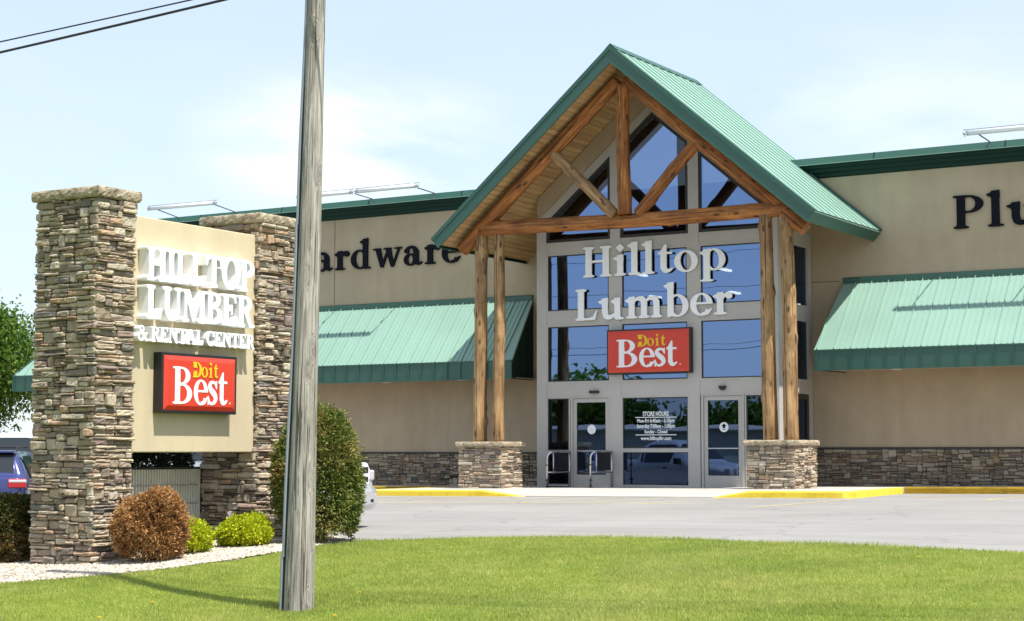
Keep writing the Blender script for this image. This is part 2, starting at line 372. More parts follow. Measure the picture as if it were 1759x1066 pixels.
# ------------------------------------------------------------------ lettering: bold serif glyphs as distance fields -> outlines
RES = 56
class G:
    """one glyph on a grid; cap height = 1"""
    def __init__(s, w, y0=-.42, y1=1.16):
        s.w = w; nx = int((w+.4)*RES)+1; ny = int((y1-y0)*RES)+1
        s.xs = -.2 + np.arange(nx)/RES; s.ys = y0 + np.arange(ny)/RES
        s.X, s.Y = np.meshgrid(s.xs, s.ys); s.d = np.full(s.X.shape, 9.0)
    def u(s, d, k=.0):
        if k:
            h = np.clip(.5 + .5*(s.d-d)/k, 0, 1); s.d = s.d*(1-h) + d*h - k*h*(1-h)
        else: s.d = np.minimum(s.d, d)
        return s
    def cut(s, d): s.d = np.maximum(s.d, -d); return s
    def rect(s, x0, x1, y0, y1):
        qx = np.abs(s.X-(x0+x1)/2)-(x1-x0)/2; qy = np.abs(s.Y-(y0+y1)/2)-(y1-y0)/2
        return np.hypot(np.maximum(qx, 0), np.maximum(qy, 0)) + np.minimum(np.maximum(qx, qy), 0)
    def ell(s, cx, cy, rx, ry, rot=0):
        x = s.X-cx; y = s.Y-cy
        if rot: c, q = math.cos(rot), math.sin(rot); x, y = x*c+y*q, -x*q+y*c
        k0 = np.hypot(x/rx, y/ry); k1 = np.hypot(x/rx**2, y/ry**2)
        return k0*(k0-1)/np.maximum(k1, 1e-6)
    def poly(s, pts):
        d = np.full(s.X.shape, 1e9); ins = np.zeros(s.X.shape, bool); n = len(pts)
        for i in range(n):
            (ax, ay), (bx, by) = pts[i], pts[(i+1) % n]
            ex, ey = bx-ax, by-ay; wx, wy = s.X-ax, s.Y-ay
            t = np.clip((wx*ex+wy*ey)/(ex*ex+ey*ey+1e-12), 0, 1)
            d = np.minimum(d, np.hypot(wx-ex*t, wy-ey*t))
            if ay != by: ins ^= ((ay > s.Y) != (by > s.Y)) & (s.X < (bx-ax)*(s.Y-ay)/(by-ay)+ax)
        return np.where(ins, -d, d)
    def stroke(s, pts, wid, n=22):
        """smooth path (Catmull-Rom) with varying width"""
        P = [np.array(p, float) for p in pts]; P = [2*P[0]-P[1]] + P + [2*P[-1]-P[-2]]
        m = len(pts); Q = []; W = []
        for i in range(m-1):
            for j in range(n):
                t = j/n; a, b, c, e = P[i:i+4]
                Q.append(.5*((2*b)+(-a+c)*t+(2*a-5*b+4*c-e)*t*t+(-a+3*b-3*c+e)*t**3)); W.append(wid[i]*(1-t)+wid[i+1]*t)
        Q.append(P[-2]); W.append(wid[-1])
        d = np.full(s.X.shape, 9.0)
        for q, w in zip(Q, W): d = np.minimum(d, np.hypot(s.X-q[0], s.Y-q[1])-w/2)
        return d
    def stem(s, x, y0=0, y1=1, w=.2, bot=.37, top=.37, t=.05, k=.07):
        g = s.rect(x-w/2, x+w/2, y0, y1); ds = [g]
        if bot: ds.append(s.rect(x-bot/2, x+bot/2, y0, y0+t))
        if top: ds.append(s.rect(x-top/2, x+top/2, y1-t, y1))
        d = ds[0]
        for e in ds[1:]:
            h = np.clip(.5+.5*(d-e)/k, 0, 1); d = d*(1-h)+e*h-k*h*(1-h)
        return s.u(d)
    def flag(s, x, y, w=.2):
        return s.u(s.poly([(x-w/2-.12, y-.13), (x-w/2-.12, y-.09), (x+w/2, y+.02), (x+w/2, y-.2), (x-w/2, y-.2)]), .03)
    def loops(s):
        """marching squares"""
        d = s.d; ny, nx = d.shape; seg = {}
        ins = d < 0
        code = (ins[:-1,:-1]*1 + ins[:-1,1:]*2 + ins[1:,1:]*4 + ins[1:,:-1]*8)
        T = {1:[(3,0)],2:[(0,1)],3:[(3,1)],4:[(1,2)],5:[(3,0),(1,2)],6:[(0,2)],7:[(3,2)],8:[(2,3)],9:[(2,0)],10:[(0,1),(2,3)],11:[(2,1)],12:[(1,3)],13:[(1,0)],14:[(0,3)]}
        pt = {}
        def ed(j, i, e):
            if e == 0: a, b, k = (j,i), (j,i+1), ('h',j,i)
            elif e == 1: a, b, k = (j,i+1), (j+1,i+1), ('v',j,i+1)
            elif e == 2: a, b, k = (j+1,i), (j+1,i+1), ('h',j+1,i)
            else: a, b, k = (j,i), (j+1,i), ('v',j,i)
            if k not in pt:
                da, db = d[a], d[b]; t = da/(da-db) if da != db else .5
                pt[k] = (s.xs[a[1]]+(s.xs[b[1]]-s.xs[a[1]])*t, s.ys[a[0]]+(s.ys[b[0]]-s.ys[a[0]])*t)
            return k
        for j, i in zip(*np.nonzero((code > 0) & (code < 15))):
            for a, b in T[int(code[j,i])]: seg[ed(j,i,a)] = ed(j,i,b)
        out = []
        while seg:
            k0, k = next(iter(seg.items())); del seg[k0]; L = [k0]
            while k != k0 and k in seg: L.append(k); k2 = seg.pop(k); k = k2
            P = [pt[q] for q in L]
            if len(P) > 7: out.append(simplify(P))
        return out
def simplify(P, eps=.0028):
    def dp(a, b):
        if b <= a+1: return []
        A, B = np.array(P[a]), np.array(P[b]); e = B-A; n = np.hypot(*e)+1e-9
        Q = np.array(P[a+1:b]); dd = np.abs(e[0]*(Q[:,1]-A[1])-e[1]*(Q[:,0]-A[0]))/n; m = int(dd.argmax())
        if dd[m] < eps: return []
        m += a+1; return dp(a, m)+[m]+dp(m, b)
    h = len(P)//2; idx = [0]+dp(0, h)+[h]+dp(h, len(P)-1)
    return [P[i] for i in idx]
xh = .68
def bowl(g, cx, cy, rx, ry, st=.19, th=.075, rot=0):
    """ring with vertical stress"""
    o = g.ell(cx, cy, rx, ry, rot); i = g.ell(cx, cy, rx-st, ry-th, rot); return np.maximum(o, -i)
def glyph(ch):
    if ch == 'H': g = G(1.0); g.stem(.22); g.stem(.78); g.u(g.rect(.22,.78,.47,.55), .02)
    elif ch == 'I': g = G(.44); g.stem(.22)
    elif ch == 'L': g = G(.78); g.stem(.22); g.u(g.rect(.22,.66,0,.055)); g.u(g.poly([(.42,0),(.69,0),(.77,.30),(.73,.30),(.62,.10),(.42,.05)]), .03)
    elif ch == 'T':
        g = G(.86); g.stem(.43, top=0); g.u(g.rect(.08,.78,.93,1), .03)
        g.u(g.poly([(.04,1),(.25,1),(.25,.93),(.10,.86),(.07,.70),(.03,.70)]), .02); g.u(g.poly([(.82,1),(.61,1),(.61,.93),(.76,.86),(.79,.70),(.83,.70)]), .02)
    elif ch == 'O': g = G(1.0); g.u(bowl(g, .5,.5,.48,.52,.215,.06))
    elif ch == 'P':
        g = G(.80); g.stem(.22, top=0); g.u(g.rect(.03,.40,.95,1), .03); g.u(np.maximum(bowl(g,.40,.73,.37,.27,.19,.055), .22-g.X)); g.u(g.rect(.22,.40,.46,.515))
    elif ch == 'B':
        g = G(.84); g.stem(.22, top=0, bot=0); g.u(g.rect(.03,.40,.95,1), .03); g.u(g.rect(.03,.40,0,.05), .03)
        g.u(np.maximum(bowl(g,.38,.76,.35,.24,.19,.05), .22-g.X)); g.u(np.maximum(bowl(g,.40,.275,.41,.275,.20,.055), .22-g.X)); g.u(g.rect(.22,.40,.505,.555))
    elif ch == 'R':
        g = G(.92); g.stem(.22, top=0); g.u(g.rect(.03,.40,.95,1), .03); g.u(np.maximum(bowl(g,.40,.745,.36,.255,.19,.055), .22-g.X)); g.u(g.rect(.22,.40,.49,.545))
        g.u(g.poly([(.36,.53),(.56,.53),(.80,.06),(.93,.05),(.93,0),(.68,0)]), .03)
    elif ch == 'U':
        g = G(1.0); g.stem(.24,.3,1,bot=0); g.stem(.80,.3,1,.10,bot=0,top=.32)
        g.u(np.maximum(g.rect(.14,.85,-.03,.36), np.maximum(g.ell(.495,.34,.355,.365), -g.ell(.545,.36,.205,.29))))
    elif ch == 'M':
        g = G(1.22); g.stem(.17,w=.09,top=0,bot=.30); g.stem(1.0,w=.2,top=0); g.u(g.poly([(.05,1),(.34,1),(.66,.36),(.60,0),(.54,0),(.17,.84),(.05,.95)])); g.u(g.poly([(.90,1),(1.19,1),(1.19,.95),(1.0,.9),(.62,.05),(.56,.0),(.54,.16)]))
    elif ch == 'N':
        g = G(1.0); g.stem(.17,w=.08,top=0,bot=.30); g.stem(.83,w=.08,bot=0,top=.30); g.u(g.poly([(.03,1),(.33,1),(.87,.22),(.87,-.02),(.76,-.02),(.17,.86),(.03,.95)]))
    elif ch == 'A':
        g = G(1.0); g.u(g.poly([(.44,1.02),(.54,1.02),(.92,0),(.69,0),(.43,.78),(.21,0),(.12,0)])); g.u(g.rect(.26,.72,.28,.35)); g.u(g.rect(.0,.33,0,.05), .05); g.u(g.rect(.60,1.0,0,.05), .05)
    elif ch == 'E':
        g = G(.82); g.stem(.22,top=0,bot=0); g.u(g.rect(.03,.70,.945,1)); g.u(g.rect(.03,.70,0,.055)); g.u(g.rect(.22,.52,.485,.545))
        g.u(g.poly([(.50,0),(.73,0),(.79,.28),(.75,.28),(.66,.10),(.50,.05)]), .03); g.u(g.poly([(.50,1),(.71,1),(.74,.75),(.70,.75),(.64,.91),(.50,.95)]), .03); g.u(g.poly([(.50,.36),(.54,.36),(.54,.66),(.50,.66)]), .03)
    elif ch == 'C':
        g = G(.92); g.u(bowl(g,.49,.5,.47,.52,.21,.06)); g.cut(g.poly([(.60,.36),(1.2,.2),(1.2,.78),(.60,.66)])); g.u(g.poly([(.82,.98),(.87,.98),(.88,.66),(.84,.66),(.74,.86)]), .02); g.u(g.stroke([(.80,.15),(.88,.30)], [.07,.05]), .03)
    elif ch == '&':
        g = G(1.05); g.u(bowl(g,.42,.78,.22,.24,.10,.06)); g.u(bowl(g,.36,.27,.34,.29,.17,.07)); g.u(g.poly([(.26,.66),(.42,.74),(.98,.06),(1.04,.05),(1.04,0),(.78,0)])); g.u(g.stroke([(.62,.16),(.80,.34),(.86,.50)], [.07,.07,.06])); g.u(g.rect(.70,1.02,.49,.54), .03)
    elif ch == 'i':
        g = G(.42); g.stem(.21,0,xh,.19,.38,0); g.flag(.21,xh,.19); g.u(g.poly([(.21,1.04),(.33,.92),(.21,.79),(.09,.92)])-.012)
    elif ch == 'l': g = G(.42); g.stem(.21,0,1.08,.19,.38,0); g.flag(.21,1.08,.19)
    elif ch == 't':
        g = G(.52); g.u(g.poly([(.10,xh-.03),(.10,xh),(.27,.93),(.32,.93),(.32,.12),(.13,.12),(.13,xh-.03)])); g.u(g.rect(.06,.50,xh-.075,xh)); g.u(g.stroke([(.225,.2),(.27,.085),(.38,.06),(.50,.13)], [.19,.17,.11,.05]))
    elif ch == 'o': g = G(.74); g.u(bowl(g,.37,.335,.36,.36,.19,.06,.12))
    elif ch == 'p':
        g = G(.80); g.stem(.23,-.36,xh,.19,.40,0); g.flag(.23,xh,.19); g.u(np.maximum(bowl(g,.44,.335,.35,.36,.19,.06,.1), .16-g.X))
    elif ch == 'b':
        g = G(.80); g.stem(.21,0,1.08,.19,0,0); g.flag(.21,1.08,.19); g.u(np.maximum(bowl(g,.42,.335,.36,.36,.19,.06,.1), .13-g.X)); g.u(g.poly([(.115,.25),(.3,.06),(.14,-.04),(.115,-.04)]))
    elif ch == 'd':
        g = G(.82); g.stem(.58,0,1.08,.19,0,0); g.flag(.58,1.08,.19); g.u(np.maximum(bowl(g,.37,.335,.36,.36,.19,.06,.1), g.X-.66)); g.u(g.poly([(.55,.1),(.79,.02),(.79,-.02),(.55,-.03)]), .03)
    elif ch == 'u':
        g = G(.86); g.stem(.22,.2,xh,.19,0,0); g.flag(.22,xh,.19); g.stem(.63,0,xh,.19,0,0); g.flag(.63,xh,.19); g.u(g.stroke([(.22,.26),(.26,.10),(.38,.06),(.60,.16)], [.19,.18,.14,.09])); g.u(g.poly([(.60,.1),(.84,.03),(.84,-.02),(.58,-.03)]), .03)
    elif ch in 'mn':
        xs = [.22,.62] if ch == 'n' else [.22,.62,1.02]
        g = G(xs[-1]+.22)
        for i, x in enumerate(xs):
            g.stem(x,0,xh-(.16 if i else 0),.19,.36,0)
            if i: g.u(g.stroke([(xs[i-1]+.04,.50),(xs[i-1]+.15,.60),(x-.06,.605),(x,.48)], [.06,.10,.17,.19]))
        g.flag(.22,xh,.19)
    elif ch == 'r':
        g = G(.60); g.stem(.22,0,xh,.19,.40,0); g.flag(.22,xh,.19); g.u(g.stroke([(.28,.46),(.36,.59),(.46,.62)], [.05,.09,.14])); g.u(g.ell(.49,.575,.105,.105))
    elif ch == 'e':
        g = G(.70); g.u(bowl(g,.36,.335,.35,.36,.19,.055)); g.cut(g.poly([(.30,.335),(1,.345),(1,.10),(.56,.17),(.34,.22)])); g.u(g.rect(.16,.69,.34,.40)); g.u(g.stroke([(.40,.035),(.54,.06),(.67,.19)], [.10,.10,.05]))
    elif ch == 'a':
        g = G(.76); g.stem(.50,.08,xh-.2,.19,0,0); g.u(g.stroke([(.12,.52),(.22,.63),(.40,.63),(.50,.48)], [.12,.09,.11,.19])); g.u(g.ell(.145,.515,.095,.09)); g.u(np.maximum(bowl(g,.29,.20,.255,.225,.16,.06), g.X-.52)); g.u(g.stroke([(.50,.14),(.58,.04),(.72,.08)], [.19,.11,.05]))
    elif ch == 'w':
        g = G(1.12)
        for a, b in ((.10,.36), (.50,.76)): g.u(g.poly([(a,xh),(a+.20,xh),(b+.07,.0),(b-.05,-.02)]))
        for a, b in ((.60,.36), (1.02,.76)): g.u(g.poly([(a-.03,xh),(a+.05,xh),(b+.05,-.02),(b-.03,-.02)]))
        for x in (.18,1.0): g.u(g.rect(x-.17,x+.13,xh-.05,xh), .03)
        g.u(g.rect(.42,.72,xh-.05,xh), .03)
    elif ch == 's':
        g = G(.60); g.u(g.stroke([(.49,.50),(.40,.62),(.24,.62),(.155,.51),(.26,.39),(.40,.29),(.46,.17),(.36,.05),(.20,.035),(.10,.16)], [.06,.08,.10,.16,.19,.20,.17,.10,.08,.06])); g.u(g.poly([(.46,.66),(.52,.68),(.52,.44),(.48,.44),(.42,.58)])); g.u(g.poly([(.12,.0),(.06,-.02),(.06,.25),(.10,.25),(.17,.10)]))
    elif ch == 'g':
        g = G(.76); g.u(bowl(g,.36,.43,.30,.26,.15,.06)); g.u(g.stroke([(.22,.22),(.14,.12),(.26,.06),(.52,.02),(.66,-.12),(.52,-.28),(.28,-.30),(.10,-.20),(.18,-.05)], [.07,.10,.12,.13,.12,.08,.07,.09,.07])); g.u(g.stroke([(.56,.60),(.66,.65),(.74,.62)], [.06,.08,.10]))
    elif ch == 'D':    # the notched D of the shop sign
        g = G(.86); g.u(np.maximum(bowl(g,.34,.5,.50,.50,.22,.07), .06-g.X)); g.u(g.rect(.12,.34,0,1)); g.u(g.rect(.0,.36,.94,1), .02); g.u(g.rect(.0,.36,0,.06), .02)
        g.cut(g.rect(-.1,.35,.42,.62)); g.u(g.poly([(.28,.62),(.40,.62),(.40,.80),(.30,.86)])); g.u(g.poly([(.28,.42),(.40,.42),(.40,.16),(.28,.10)]))
    else: g = G(.3); g.u(g.ell(.14,.06,.075,.075))
    return g
_gc = {}
BOLD = 0.0
def area(l): return sum(l[i-1][0]*l[i][1]-l[i][0]*l[i-1][1] for i in range(len(l)))/2
def pin(p, l):
    r = False
    for i in range(len(l)):
        (ax, ay), (bx, by) = l[i-1], l[i]
        if (ay > p[1]) != (by > p[1]) and p[0] < (bx-ax)*(p[1]-ay)/(by-ay)+ax: r = not r
    return r
def glyph_mesh(ch):
    key = (ch, BOLD)
    if key not in _gc:
        g = glyph(ch); g.d = g.d-BOLD; L = g.loops()
        depth = [sum(pin(l[0], m) for m in L if m is not l) for l in L]
        L2 = []; tri = []; base = 0
        for l, dp in zip(L, depth):
            if dp % 2: continue
            grp = [l]+[h for h, q in zip(L, depth) if q == dp+1 and pin(h[0], l)]
            t = tessellate_polygon([[Vector((x, y, 0)) for x, y in k] for k in grp]); tri += [tuple(i+base for i in q) for q in t]
            L2 += grp; base += sum(len(k) for k in grp)
        flat = [p for l in L2 for p in l]
        _gc[key] = (g.w, L2, flat, tri)
    return _gc[key]
def letter_mb(ch, o, u, n, sx, sy, depth, slant=0, lip=0):
    """one letter: o baseline origin, u reading direction, n outwards (front face at o + n*depth)"""
    w, L, flat, tri = glyph_mesh(ch); o, u, n = Vector(o), Vector(u), Vector(n); up = Vector((0,0,1))
    mb = MB(); P = lambda x, y, d: o + u*(x*sx) + up*(y*sy) + n*d
    N = len(flat); V = [P(x, y, depth) for x, y in flat] + [P(x, y, 0) for x, y in flat]
    F = []
    for a, b, c in tri:
        q = (V[b]-V[a]).cross(V[c]-V[a])
        if q.length < 1e-12: continue
        t = (a, b, c) if q.dot(n) > 0 else (c, b, a)
        F.append(t); F.append((t[2]+N, t[1]+N, t[0]+N))
    b = 0
    for l in L:
        m = len(l)
        for i in range(m): F.append((b+i, b+(i+1) % m, b+(i+1) % m+N, b+i+N))
        b += m
    mb.add(V, F); return mb
def text_width(txt, gap=.06, space=.34):
    return sum((space if c == ' ' else glyph_mesh(c)[0]+gap) for c in txt)-gap
def letters(th, txt, o, u, n, width, height, depth, mat, gap=.06, name='letter', parent=None, space=.34):
    """width = whole line, height = cap height"""
    sx = width/text_width(txt, gap, space); x = 0; u = Vector(u)
    for c in txt:
        if c == ' ': x += space; continue
        th.part(name, letter_mb(c, Vector(o)+u*(x*sx), u, n, sx, height, depth), mat, parent)
        x += glyph_mesh(c)[0]+gap
def font_mb(txt, o, u, height, width=None, off=.02, depth=.002, align='CENTER'):
    """small plain lettering with Blender's own font, as a mesh"""
    cu = bpy.data.curves.new('txt', 'FONT'); cu.body = txt; cu.size = 1; cu.offset = off; cu.extrude = 0; cu.resolution_u = 3
    ob = bpy.data.objects.new('txt', cu); COL.objects.link(ob); dg = bpy.context.evaluated_depsgraph_get(); dg.update()
    me = ob.evaluated_get(dg).to_mesh(); V = [tuple(v.co) for v in me.vertices]; F = [tuple(p.vertices) for p in me.polygons]
    ob.evaluated_get(dg).to_mesh_clear(); bpy.data.objects.remove(ob); bpy.data.curves.remove(cu)
    x0 = min(v[0] for v in V); x1 = max(v[0] for v in V); y0 = 0; hh = .70
    w = width or (x1-x0)*height/hh; o, u = Vector(o), Vector(u); mb = MB()
    mb.add([o + u*(((x-x0)/(x1-x0)-.5)*w) + Vector((0,0,1))*(y*height/hh) for x, y, _ in V], F); return mb
# ------------------------------------------------------------------ terrain
EX=[-60,-16.2,-15.2,-14.3,-13.44,-12.9,-12.35,-11.3,-9.2,-6.8,-5,6,40]; EY=[19.3,19.3,19.1,18.6,18.0,18.55,19.1,19.55,19.55,19.05,18.6,15.4,6]
def sm(a, b, x): t = np.clip((x-a)/(b-a), 0, 1); return t*t*(3-2*t)
def lot(x, y): return .0085*(np.clip(x,-45,15)+21.6)-.0174*np.clip(32.6-y,0,60)-.05*np.clip(-19-x,0,7)*sm(31,26,y)
def edge(x): return np.interp(x, EX, EY)
def terr(x, y):
    s = np.clip(edge(x)-y, 0, 100); q = np.minimum(s, 7)
    return lot(x, y)-(.006*q*q+.035*np.clip(s-7, 0, 16))
def walk(x): return float(.13+.0085*(min(max(x,-45),15)+21.6))
def tz(x, y): return float(terr(x, y))
def sheet(name, x0, x1, y0, y1, step, zf, mat, keep=None):
    nx = int((x1-x0)/step)+1; ny = int((y1-y0)/step)+1
    X, Y = np.meshgrid(np.linspace(x0,x1,nx), np.linspace(y0,y1,ny)); Z = zf(X, Y)
    V = np.stack([X.ravel(),Y.ravel(),Z.ravel()],1); I = np.arange(nx*ny).reshape(ny,nx)
    F = np.stack([I[:-1,:-1],I[:-1,1:],I[1:,1:],I[1:,:-1]],-1).reshape(-1,4)
    if keep is not None:
        c = V[F].mean(1); F = F[keep(c[:,0],c[:,1])]
    o = np_mesh(name, V, F, mat); o['kind'] = 'structure'; return o
g = MB(); g.add([(-1500,-1500,-2.3),(1500,-1500,-2.3),(1500,1500,-2.3),(-1500,1500,-2.3)], [(0,1,2,3)]); struct('ground', g, M['far'])
sheet('parking_lot', -75, 34, 5, 60, .5, lambda x, y: lot(x, y), M['asphalt'], lambda x, y: y > edge(x)-.6)
BED = [(-30,12.6),(-17,12.7),(-15.6,12.85),(-14.82,13.06),(-14.5,13.25),(-13.9,13.51),(-13.5,13.86),(-13.25,14.5),(-13.14,15.47),(-13.2,16.4),(-13.3,17.4),(-13.35,18.05),(-14.2,18.75),(-15.2,19.2),(-16.4,19.4),(-30,19.4)]
def inside(x, y, P):
    r = np.zeros(np.shape(x), bool); n = len(P)
    for i in range(n):
        (ax, ay), (bx, by) = P[i], P[(i+1) % n]
        if ay != by: r ^= ((ay > y) != (by > y)) & (x < (bx-ax)*(y-ay)/(by-ay)+ax)
    return r
sheet('lawn', -40, 30, -3, 20, .25, lambda x, y: terr(x, y)+.012, M['lawn'], lambda x, y: (y < edge(x)+.1) & (x > -45))
sheet('planting_bed', -30, -13, 12.5, 19.6, .1, lambda x, y: terr(x, y)+.022, M['bed'], lambda x, y: inside(x, y, BED))
g = MB(); g.add([(-120,-14,-2.1),(80,-14,-2.1),(80,-4,-2.1),(-120,-4,-2.1)], [(0,1,2,3)]); struct('street', g, M['street'])
# grass blades
rs = np.random.RandomState(5)
CAMF = np.array([-math.sin(R(31.3)), math.cos(R(31.3))]); CAMR = np.array([math.cos(R(31.3)), math.sin(R(31.3))])
def scatter(n, x0, x1, y0, y1): return rs.uniform(x0,x1,n), rs.uniform(y0,y1,n)
x, y = scatter(1250000, -16.5, -1.5, 9.5, 19.8)
dz = x*CAMF[0]+y*CAMF[1]; lx = (x*CAMR[0]+y*CAMR[1])/dz
k = (dz > 13.3) & (np.abs(lx) < .335) & (y < edge(x)+.06*rs.rand(len(x))) & ~inside(x-.05*rs.rand(len(x)), y, BED)
x, y = x[k], y[k]; n = len(x); z = terr(x, y)
h = rs.uniform(.022,.05,n)*(.8+.4*np.sin(x*1.7+np.sin(y*2.1)*1.3)*.5+.2)
near = edge(x)-y; h = np.where(near < .12, h*rs.uniform(1,1.9,n), h)
a = rs.uniform(0,2*np.pi,n); b = rs.uniform(0,2*np.pi,n); w = rs.uniform(.0035,.007,n); ln = rs.uniform(.1,.7,n)*h
V = np.empty((n,3,3)); V[:,0] = np.stack([x-w*np.cos(a), y-w*np.sin(a), z],1); V[:,1] = np.stack([x+w*np.cos(a), y+w*np.sin(a), z],1); V[:,2] = np.stack([x+ln*np.cos(b), y+ln*np.sin(b), z+h],1)
o = np_mesh('grass', V.reshape(-1,3), np.arange(3*n).reshape(-1,3), M['blades']); tag(o, 'short mown yellow green grass covering the lawn in the foreground', 'grass', None, 'stuff')
# pebbles
ico = np.array([(0,0,1),(.89,0,.45),(.28,.85,.45),(-.72,.53,.45),(-.72,-.53,.45),(.28,-.85,.45),(.72,.53,-.45),(-.28,.85,-.45),(-.89,0,-.45),(-.28,-.85,-.45),(.72,-.53,-.45),(0,0,-1)])
icf = np.array([(0,1,2),(0,2,3),(0,3,4),(0,4,5),(0,5,1),(1,6,2),(2,7,3),(3,8,4),(4,9,5),(5,10,1),(2,6,7),(3,7,8),(4,8,9),(5,9,10),(1,10,6),(11,7,6),(11,8,7),(11,9,8),(11,10,9),(11,6,10)])
x, y = scatter(60000, -17.5, -13, 12.6, 18.7); k = inside(x, y, BED); x, y = x[k], y[k]; n = len(x)
r = rs.uniform(.010,.022,n); sc = np.stack([r*rs.uniform(.8,1.4,n), r*rs.uniform(.8,1.4,n), r*rs.uniform(.5,.9,n)],1)
V = ico[None]*sc[:,None]*(1+.25*rs.randn(n,12,1)*.6); a = rs.uniform(0,6.28,n); c, s_ = np.cos(a)[:,None], np.sin(a)[:,None]
V = np.stack([V[...,0]*c-V[...,1]*s_, V[...,0]*s_+V[...,1]*c, V[...,2]],-1) + np.stack([x,y,terr(x,y)+.026+rs.uniform(0,.012,n)],1)[:,None]
o = np_mesh('pebbles', V.reshape(-1,3), (icf[None]+12*np.arange(n)[:,None,None]).reshape(-1,3), M['pebble']); tag(o, 'pale river pebbles covering the bed around the stone sign', 'pebbles', None, 'stuff')
# dandelions
DAN = [((-11.87,13.41),'yellow dandelion left of the wooden pole, farthest back of the three there'),((-11.82,12.72),'yellow dandelion in the grass left of the pole, middle of the three there'),((-11.64,11.83),'yellow dandelion at the bottom edge of the lawn left of the pole'),((-10.1,13.76),'yellow dandelion in the lawn just right of the pole, beyond its base'),((-9.53,12.61),'yellow dandelion near the front edge of the lawn right of the pole base'),((-5.74,17.41),'yellow dandelion near the lot edge at the right side of the lawn')]
for (dx, dy), lab in DAN:
    zz = tz(dx, dy); t = Thing('dandelion', lab, 'dandelion', (dx,dy,zz), 'dandelions in the lawn')
    b = MB(); b.tube([(dx,dy,zz),(dx+.004,dy,zz+.03),(dx+.006,dy,zz+.055)], .002, 5); t.part('stem', b, M['lawn'])
    b = MB(); N = 14
    for i in range(N):
        q = 2*math.pi*i/N
        for rr, hh in ((.022,.058),(.014,.064)):
            b.add([(dx+.006,dy,zz+.055),(dx+.006+rr*math.cos(q-.2),dy+rr*math.sin(q-.2),zz+hh),(dx+.006+rr*math.cos(q+.2),dy+rr*math.sin(q+.2),zz+hh)], [(0,1,2)])
    t.part('flower_head', b, M['petal'])
# pavement in front of the shop, kerbs
b = MB()
def slab(b, pts, zf, drop=.4):
    n = len(pts); top = [(x, y, zf(x, y)) for x, y in pts]; bot = [(x, y, zf(x, y)-drop) for x, y in pts]
    b.add(top+bot, [tuple(range(n)), tuple(range(2*n-1, n-1, -1))]+[(i, i+n, (i+1) % n+n, (i+1) % n)[::-1] for i in range(n)])
wf = lambda x, y: walk(x)
slab(b, [(-45,37.05),(-24.0,37.05),(-24.0,45),(-45,45)], wf)
slab(b, [(-24.0,32.75),(-20.6,32.75),(-20.6,45),(-24.0,45)], wf)
slab(b, [(-14.2,32.75),(-12.05,32.75),(-12.5,36.9),(-12.5,45),(-14.2,45)], wf)
slab(b, [(-12.5,37.05),(16,37.05),(16,45),(-12.5,45)], wf)
slab(b, [(-20.6,34.6),(-14.2,34.6),(-14.2,45),(-20.6,45)], wf)
rf = lambda x, y: walk(x)-(.118*max(0, (34.6-y)/2.05))
for xa, xb, fl in ((-20.6,-19.5,1),(-19.5,-14.95,0),(-14.95,-14.2,-1)):
    pts = [(xa,32.55),(xb,32.55),(xb,34.6),(xa,34.6)]
    z = [rf(*p) for p in pts]
    if fl == 1: z[0] = walk(xa)-.002
    if fl == -1: z[1] = walk(xb)-.002
    b.add([(p[0],p[1],q) for p, q in zip(pts, z)]+[(p[0],p[1],-.6) for p in pts], [(0,1,2,3),(0,4,5,1),(1,5,6,2),(2,6,7,3),(3,7,4,0)])
struct('sidewalk', b, M['concrete'])
def kerb_path(b, pts, w, top, seg=3.0):
    """kerb along plan points: front line pts, depth w behind (to the left of the walking direction)"""
    P = [Vector((x, y, 0)) for x, y in pts]
    dirs = [(P[i+1]-P[i]).normalized() for i in range(len(P)-1)]
    nrm = []
    for i in range(len(P)):
        d = (dirs[max(i-1,0)]+dirs[min(i,len(dirs)-1)]).normalized(); nrm.append(Vector((-d.y, d.x, 0)))
    rings = []
    for i, p in enumerate(P):
        q = p+nrm[i]*w; hz = top(p.x, p.y); lo = float(lot(p.x, p.y))-.1; f = p+nrm[i]*.03
        rings.append([(p.x,p.y,lo),(p.x+nrm[i].x*.015,p.y+nrm[i].y*.015,hz-.03),(f.x,f.y,hz-.004),(f.x+nrm[i].x*.02,f.y+nrm[i].y*.02,hz),(q.x,q.y,hz),(q.x,q.y,lo)])
    b.loft(rings)
kz = lambda x, y: walk(x)+.004
b = MB(); kerb_path(b, [(-24.02,37.0),(-24.03,34.5),(-23.95,32.75),(-23.7,32.52),(-22.5,32.5),(-21.5,32.5),(-20.6,32.5)], .16, kz)
kerb_path(b, [(-20.6,32.5),(-20.3,32.5),(-19.9,32.5),(-19.45,32.5)], .16, lambda x, y: walk(x)+.004-.128*min(1,max(0,(x+20.6)/1.15)))
struct('kerb', b, M['kerb'])
b = MB(); kerb_path(b, [(-15.0,32.5),(-14.7,32.5),(-14.4,32.5),(-14.2,32.5)], .16, lambda x, y: walk(x)+.004-.128*min(1,max(0,(-14.2-x)/.8)))
kerb_path(b, [(-14.2,32.5),(-13.2,32.5),(-12.2,32.5),(-11.98,32.65),(-12.0,33.0),(-12.3,35.5),(-12.45,36.9)], .16, kz)
struct('kerb', b, M['kerb'])
b = MB(); kerb_path(b, [(-12.4,36.8),(-8,36.8),(0,36.8),(16,36.8)], .22, lambda x, y: walk(x)+.015); struct('kerb', b, M['kerb_old'])
b = MB(); kerb_path(b, [(-44,36.85),(-34,36.85),(-24.05,36.85)], .18, lambda x, y: walk(x)+.01); struct('kerb', b, M['kerb_old'])
